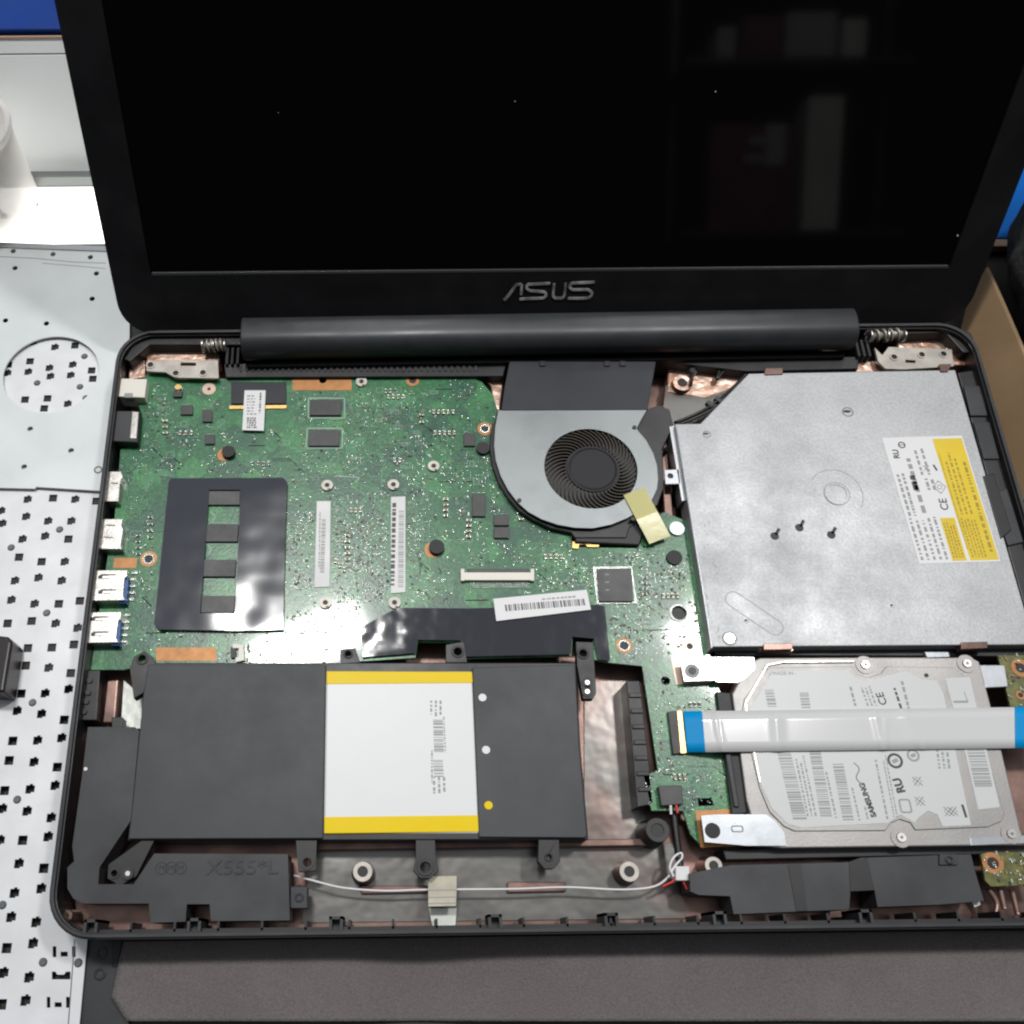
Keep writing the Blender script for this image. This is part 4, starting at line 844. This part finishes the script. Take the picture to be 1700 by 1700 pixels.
# ---- side boards
def sideboard(l,rings,z,seed,label):
    g=MB(); g.prism(pts(l,z),z-1.2,z,'pcb2')
    ob=g.build('daughter_board',LP,bevel=.15,label=label)
    for px,py,r in rings:
        x,y=P(px,py,z); g=MB(); g.ring(x,y,z,z+.15,r*.55,r,'copper_pad',24); g.cyl(x,y,z,z+.12,r*.55,'black',16); g.build('screw_hole',ob)
    g=MB(); rr=random.Random(seed); pl=pts(l,z)
    for i in range(60):
        x=rr.uniform(min(p[0] for p in pl),max(p[0] for p in pl)); y=rr.uniform(min(p[1] for p in pl),max(p[1] for p in pl))
        if inside(x,y,pl): g.box(x,y,z,rr.uniform(.4,1.4),.6,.4,rr.choice(('tin','tan','chip','silk')),rr.choice((0,1.57)))
    o=g.build('solder_joints',ob); o['kind']='stuff'
sideboard([(1657,1088),(1740,1086),(1750,1172),(1678,1174)],[(1694,1109,3.6),(1694,1154,1.8)],-6,5,'olive board strip beside the hard drive')
sideboard([(1628,1418),(1640,1415),(1740,1414),(1750,1468),(1645,1472),(1636,1462)],[(1648,1433,3.8)],-5,6,'olive board corner beside the long speaker')
g=MB(); rr=random.Random(9)
for l in ([(1640,1475),(1655,1500),(1650,1525)],[(1660,1475),(1668,1510)],[(1680,1478),(1690,1520)]): g.tube(smooth(wp(l,-9)),1.0,'copper_floor')
g.prism(pts([(1612,1494),(1624,1488),(1628,1502),(1618,1506)],-8),-10,-8,'foil_w'); g.build('cable_bundle',LP)

# ================================================================== other things
# perforated plate and smooth plate
zp=-20.4
ho=[(87,15),(160,30),(237,30),(8,38),(75,90),(150,80),(227,90),(63,150),(138,165),(215,165),(50,228),(128,218),(205,228),(38,292),(115,305),(195,305),(265,295),(25,370),(105,362),(185,370),(258,385),(92,452),(172,450),(245,440),(85,510),(162,517),(235,535),(70,603),(150,602),(228,588),(57,660),(138,670),(213,690),(42,760),(125,758),(205,750),(30,825),(113,830),(190,847),(15,925),(100,920),(183,908),(8,985),(90,993),(170,1015),(0,1090),(75,1090),(160,1078),(63,1167),(145,1183),(48,1265),(137,1250),(37,1345),(120,1362),(22,1448),(110,1432),(12,1530),(97,1545),(5,1635),(85,1622)]
holes=[(a/2,850+b_/2) for a,b_ in ho]+[(46,829),(88,827),(125,829),(2,848),(160,832)]
ci=[(200,680),(325,665),(330,710),(450,700),(180,795),(170,858),(297,835),(303,885),(437,815),(425,878),(550,850),(557,900),(150,1025),(285,1018),(265,1078),(407,1050),(45,865),(50,815)]
holes+=[(a/3.617,380+b_/3.617) for a,b_ in ci]
rh=random.Random(4)
def hole(px,py):
    x,y=P(px,py,zp); k=rh.random(); s=1.75
    b=[(-s,-s),(s*.3,-s),(s*.3,-s*.7),(s,-s*.7),(s,s*.8),(s*.5,s*.8),(s*.5,s*1.15),(-s*.2,s*1.15),(-s*.2,s*.85),(-s,s*.85)] if k<.6 else [(-s,-s),(s,-s),(s,s),(-s,s)]
    return [(x+u+.0*v,y+v) for u,v in b]
ed=pts([(-160,560),(215,560),(168,900),(150,1250),(148,1480),(145,1560),(130,1720),(120,1800),(-200,1800)],zp)
hp=[]
for a,b_ in holes:
    h=hole(a,b_); h2=[(u*1.0,v) for u,v in h]
    if all(inside(u+k,v,ed) for u,v in h for k in (-.6,.6)) and all((h[0][0]-o[0][0])**2+(h[0][1]-o[0][1])**2>16 for o in hp): hp.append(h)
for a,b_ in ((213,1460),(193,1628)):
    for dx in (-16,16): hp.append(q4(a/2+dx-3,850+b_/2-9,a/2+dx+3,850+b_/2+9,zp))
    hp.append(q4(a/2-6,850+b_/2,a/2+6,850+b_/2+8,zp))
hp.append(pts([(86,1613),(92,1613),(95,1618),(106,1618),(110,1613),(117,1613),(117,1626),(86,1626)],zp))
g=MB(); g.holed(ed,hp,zp-.6,zp,'plate2')
for a,b_ in ((198,58),(37,118),(155,335),(108,633),(57,955),(8,1305),(143,1495),(260,1497)): x,y=P(a/2,850+b_/2,zp); g.cyl(x,y,zp,zp+.5,1.6,'dimple',16,1.1)
for a,b_ in ((507,765),(223,925),(480,948),(515,1015)): x,y=P(a/3.617,380+b_/3.617,zp); g.cyl(x,y,zp,zp+.5,1.6,'dimple',16,1.1)
g.line(P(124,1560,zp),P(112,1720,zp),.4,zp,'dimple',.05)
for o in [g.build('perforated_plate',origin=(-40,60,zp-.6),bevel=.12,segs=1)]: tag(o,'pale metal sheet punched with rows of small dark holes under the laptop left edge','metal plate')
g=MB(); zs2=-18.4; x,y=P(85,621,zs2); rx=(P(165,621,zs2)[0]-P(6,621,zs2)[0])/2; ry=(P(85,558,zs2)[1]-P(85,685,zs2)[1])/2
sh=[circ(x,y,rx,48,ry)]
for a,b_ in ((22,417),(88,422),(150,427),(25,445),(160,454),(153,496),(9,532),(77,537),(50,712),(118,748),(40,775)): sh.append(circ(*P(a,b_,zs2),1.3,14))
g.holed(pts([(-160,398),(215,412),(215,560),(172,815),(60,808),(58,811),(20,810),(-200,806)],zs2),sh,zs2-.7,zs2,'plate')
g.poly(pts([(0,426),(60,429),(120,435),(176,437)],zs2),.3,zs2,'dimple',.03); g.poly(pts([(70,437),(120,441),(176,446)],zs2),.25,zs2,'dimple',.03)
g.prism(pts([(-160,396),(215,410),(215,418),(-160,404)],zs2+.6),zs2,zs2+.6,'odd_side'); 
x,y=P(163,780,zs2); g.ring(x,y,zs2,zs2+.1,1.2,1.9,'dimple',16)
tag(g.build('smooth_plate',origin=(-30,200,zs2-.7)),'smooth grey metal sheet with a big round cutout lying on the perforated plate','metal plate')
g=MB(); g.prism([(-160,100),(-1,100),(-1,250),(16,262),(16,300),(-160,300)],-23.9,-21.4,'black'); tag(g.build('hole_shade_sheet',origin=(0,180,-23.9),bevel=.5),'black sheet added under the two metal plates to make their holes look dark','board')  # added black sheet, gives the holes their shade
# dark box on the plate
g=MB(); zb_=-8; g.prism(pts([(-60,1048),(12,1056),(20,1064),(6,1150),(-70,1144)],zb_),zp,zb_,'maroon_black')
tag(g.build('dark_box',origin=(*P(-10,1100,zb_),zp),bevel=1.2,segs=3),'small brown-black box sitting on the perforated plate at the left edge','box')
# black plastic frame strip lower left
g=MB(); z=-22; g.prism(pts([(147,1500),(204,1500),(204,1560),(186,1655),(214,1700),(224,1740),(128,1740),(132,1700),(145,1560)],z),-23.9,z,'case_matte'); g.prism(pts([(186,1560),(202,1560),(196,1605),(186,1605)],z+.5),z,z+.5,'black')
for a,b_ in ((168,1582),(166,1617)): x,y=P(a,b_,z); g.ring(x,y,z,z+.4,1.2,2.2,'case')
tag(g.build('plastic_frame',origin=(*P(170,1600,z),-23.9),bevel=.4),'black plastic frame strip between perforated plate and grey-brown mat','frame')
# light box with white wall
Yw=PY(60,285,366)[1]
BX=thing('light_tray','white tray with a brightly lit floor and a tall back wall behind the metal plates','tray',(-40,330,ZT))
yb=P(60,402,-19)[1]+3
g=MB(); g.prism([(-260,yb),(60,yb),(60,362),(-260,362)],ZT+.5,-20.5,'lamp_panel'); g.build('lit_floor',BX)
def PS(px,py):
    d=ray(px,py); t=((366-CY)+.7*(CZ+20))/(d.y-.7*d.z); return (CY+d.y*t, CZ+d.z*t)
def slab(a,b,th,m,name,bev=.3):
    (ya,za),(yb,zb2)=a,b; l=math.hypot(yb-ya,zb2-za); ny,nz=(zb2-za)/l*th,-(yb-ya)/l*th
    g=MB(); g.prism([(ya,za),(yb,zb2),(yb+ny,zb2+nz),(ya+ny,za+nz)],-260,60,m,lambda v:(v[2],v[0],v[1])); return g.build(name,BX,bevel=bev)
c1=PS(50,91); c2=PS(50,89); c3=PS(50,63); c4=PS(50,59)
slab((366,-20),c1,4,'white_case','back_wall'); slab((c1[0]+.7,c1[1]),(c2[0]+.7,c2[1]),3,'black','wall_groove',0); slab(c2,c3,4,'white_case','upper_lip'); slab((c3[0]-.6,c3[1]+.3),(c4[0]-.6,c4[1]+.3),6,'beige','top_trim')
zt=c4[1]+2; yt=c4[0]+6
g=MB(); g.prism([(-260,362.3),(60,362.3),(60,366),(-260,366)],-20.5,-14,'dimple'); g.build('rear_shadow_strip',BX,bevel=.5)  # dark grey strip standing in for the shadow band between wall and floor
# blue box behind
g=MB(); g.prism([(-300,yt),(110,yt),(110,700),(-300,700)],ZT,zt-3,'blue1'); tag(g.build('blue_cabinet',origin=(-100,430,-20),bevel=1),'royal blue cabinet standing behind the white tray','cabinet')
# translucent cup
bxy=P(-8,335,-20.5); cxm,cym=bxy; H=PY(-35,210,bxy[1])[2]+20.3; r0,r1=22,24
CUP=thing('cup','frosted translucent plastic cup standing on the lit tray floor','cup',(cxm,cym,-20.4))
g=MB(); vs=[];fs=[];n=48
for r,z in ((r0,-20.3),(r1,-20.3+H),(r1-1.2,-20.3+H),(r0-1.2,-19.3)): vs+=[(a,b_,z) for a,b_ in circ(cxm,cym,r,n)]
for k in range(3):
    for i in range(n): fs.append([k*n+i,k*n+(i+1)%n,(k+1)*n+(i+1)%n,(k+1)*n+i])
g.add(vs,fs,'cup',None,True); g.build('cup_wall',CUP)
g=MB(); g.ring(cxm,cym,-20.3+H-2.5,-20.3+H+.6,r1-1.4,r1+1.2,'cup',48); g.build('rim',CUP,bevel=.4)
# two screws by the cup
for i,(a,b_) in enumerate(((57,338),(6,358))):
    x,y=P(a,b_,-20); g=MB(); g.tube([(x-3.0,y+4,-19),(x,y,-19.2)],.7,'dimple'); g.cyl(x+.3,y-.4,-20.4,-18.6,1.8,'dimple',16,1.2)
    tag(g.build('loose_screw',origin=(x,y,-20.4)),('grey loose screw on the lit floor to the right of the cup' if i==0 else 'grey loose screw on the lit floor in front of the cup, nearest the photo edge'),'screw')
# right side: kraft board wall, cloth, blue sheet
X0=396
l=[(1560,560),(1600,520),(1637,442),(1662,500),(1700,588),(1760,720),(1800,900),(1780,1000),(1716,900),(1690,800),(1640,600)]
KK=.42
def PT(a,b_):
    d=ray(a,b_); t=((388-CX)+KK*(CZ+24))/(d.x-KK*d.z); return (CX+d.x*t,CY+d.y*t,CZ+d.z*t)
w3=[PT(a,b_) for a,b_ in ((1590,560),(1606,500),(1637,443),(1662,498),(1700,586),(1790,790))]
ys=[p[1] for p in w3]; 
g=MB(); ll=[(p[1],p[2]) for p in w3]+[(w3[-1][1],-23.9),(w3[0][1],-23.9)]
g.prism(ll,0,1.6,'card',lambda v:(388+KK*(v[1]+24)+v[2],v[0],v[1])); tag(g.build('kraft_board',origin=(X0,200,-23.9),bevel=.5),'upright tan board leaning beside the laptop right edge','board')
# cloth
def blob(name,cx,cy,cz,sx,sy,sz,m,label,cat,seed):
    bm=bmesh.new(); bmesh.ops.create_icosphere(bm,subdivisions=5,radius=1)
    from mathutils import noise
    for v in bm.verts:
        k=1+.16*noise.noise(v.co*1.7+Vector((seed,0,0)))+.05*noise.noise(v.co*6)
        v.co=Vector((v.co.x*sx*k,v.co.y*sy*k,v.co.z*sz*k))*MM
        v.co.z=max(v.co.z,-cz*MM+ZT*MM+.0002)
    me=bpy.data.meshes.new(name); bm.to_mesh(me); bm.free(); me.materials.append(M[m])
    for p in me.polygons: p.use_smooth=True
    o=bpy.data.objects.new(name,me); o.location=(cx*MM,cy*MM,cz*MM); sc.collection.objects.link(o); tag(o,label,cat); return o
bc=P(1854,455,8)
blob('fabric_bag',bc[0],bc[1],20,50,62,46,'cloth','dark charcoal fabric bag bulging behind the tan board','bag',3)
g=MB(); z=-19; g.prism(pts([(1560,200),(1900,200),(1900,395),(1560,395)],z),-23.5,z,'blue2'); q=P(1660,395,z)
BS=g.build('blue_folder',origin=(q[0],q[1]+40,-23.5),bevel=.4); tag(BS,'bright blue folder with a beige front edge lying behind the charcoal bag','folder')
g=MB(); g.prism(pts([(1560,396),(1900,396),(1900,408),(1560,408)],z),-23.4,z-.3,'beige'); g.build('beige_edge',BS,bevel=.4)
YS=-500
def carton(name,x0,x1,z0,z1,yf,m,label):
    g=MB(); g.prism([(x0,yf-40),(x1,yf-40),(x1,yf),(x0,yf)],z0,z1,m); tag(g.build(name,origin=((x0+x1)/2,yf-20,z0),bevel=1),label,'box')
M['pale_card']=mat('pale_card',(.40,.39,.35),.6,var=.1,vs=20); M['grey_card']=mat('grey_card',(.25,.245,.25),.6,var=.1,vs=20); M['red_card']=mat('dark_red_card',(.08,.016,.014),.6,var=.3,vs=18)
carton('pale_carton',637,681,231,389,YS,'pale_card','tall pale carton on the dark shelf, mirrored faintly in the laptop screen')
carton('grey_carton',588,612,311,392,YS+4,'grey_card','narrow grey carton in front of the dark red carton, mirrored in the laptop screen') if 0 else None
carton('red_carton',520,628,231,360,YS-6,'red_card','wide dark red carton beside the pale carton, mirrored faintly in the laptop screen')
g=MB()
for i,(a,b_,c,d,m) in enumerate(((588,612,311,362,'grey_card'),(568,586,335,345,'grey_card'),(562,586,315,323,'grey_card'))): g.prism([(a,YS-6),(b_,YS-6),(b_,YS-5),(a,YS-5)],c,min(d,359),m)
g.build('carton_sticker',bpy.data.objects['red_carton'])
for k,(a,b_,c,m) in enumerate(((522,545,470,'grey_card'),(552,600,482,'red_card'),(606,668,486,'grey_card'),(676,705,478,'pale_card'))):
    carton('small_carton',a,b_,431,c,YS-4,m,['narrow grey carton at the near end of the upper shelf, mirrored in the laptop screen','dark red carton on the upper shelf, mirrored in the laptop screen','wide grey carton on the upper shelf, mirrored in the laptop screen','pale small carton at the far end of the upper shelf, mirrored in the laptop screen'][k])
SH=thing('shelf','dark open shelf holding cartons, standing across the room behind the viewer','shelf',(620,YS-40,ZT-20))
for nm,bb in (('shelf_board',(480,760,222,230)),('shelf_board',(480,760,422,430))):
    g=MB(); g.prism([(bb[0],YS-60),(bb[1],YS-60),(bb[1],YS+10),(bb[0],YS+10)],bb[2],bb[3],'case'); g.build(nm,SH)
for a in (480,752):
    g=MB(); g.prism([(a,YS-60),(a+8,YS-60),(a+8,YS-52),(a,YS-52)],ZT-20,560,'case'); g.build('shelf_post',SH)
sc.render.engine='CYCLES'; sc.cycles.pixel_filter_type='BLACKMAN_HARRIS'; sc.cycles.filter_width=2.2
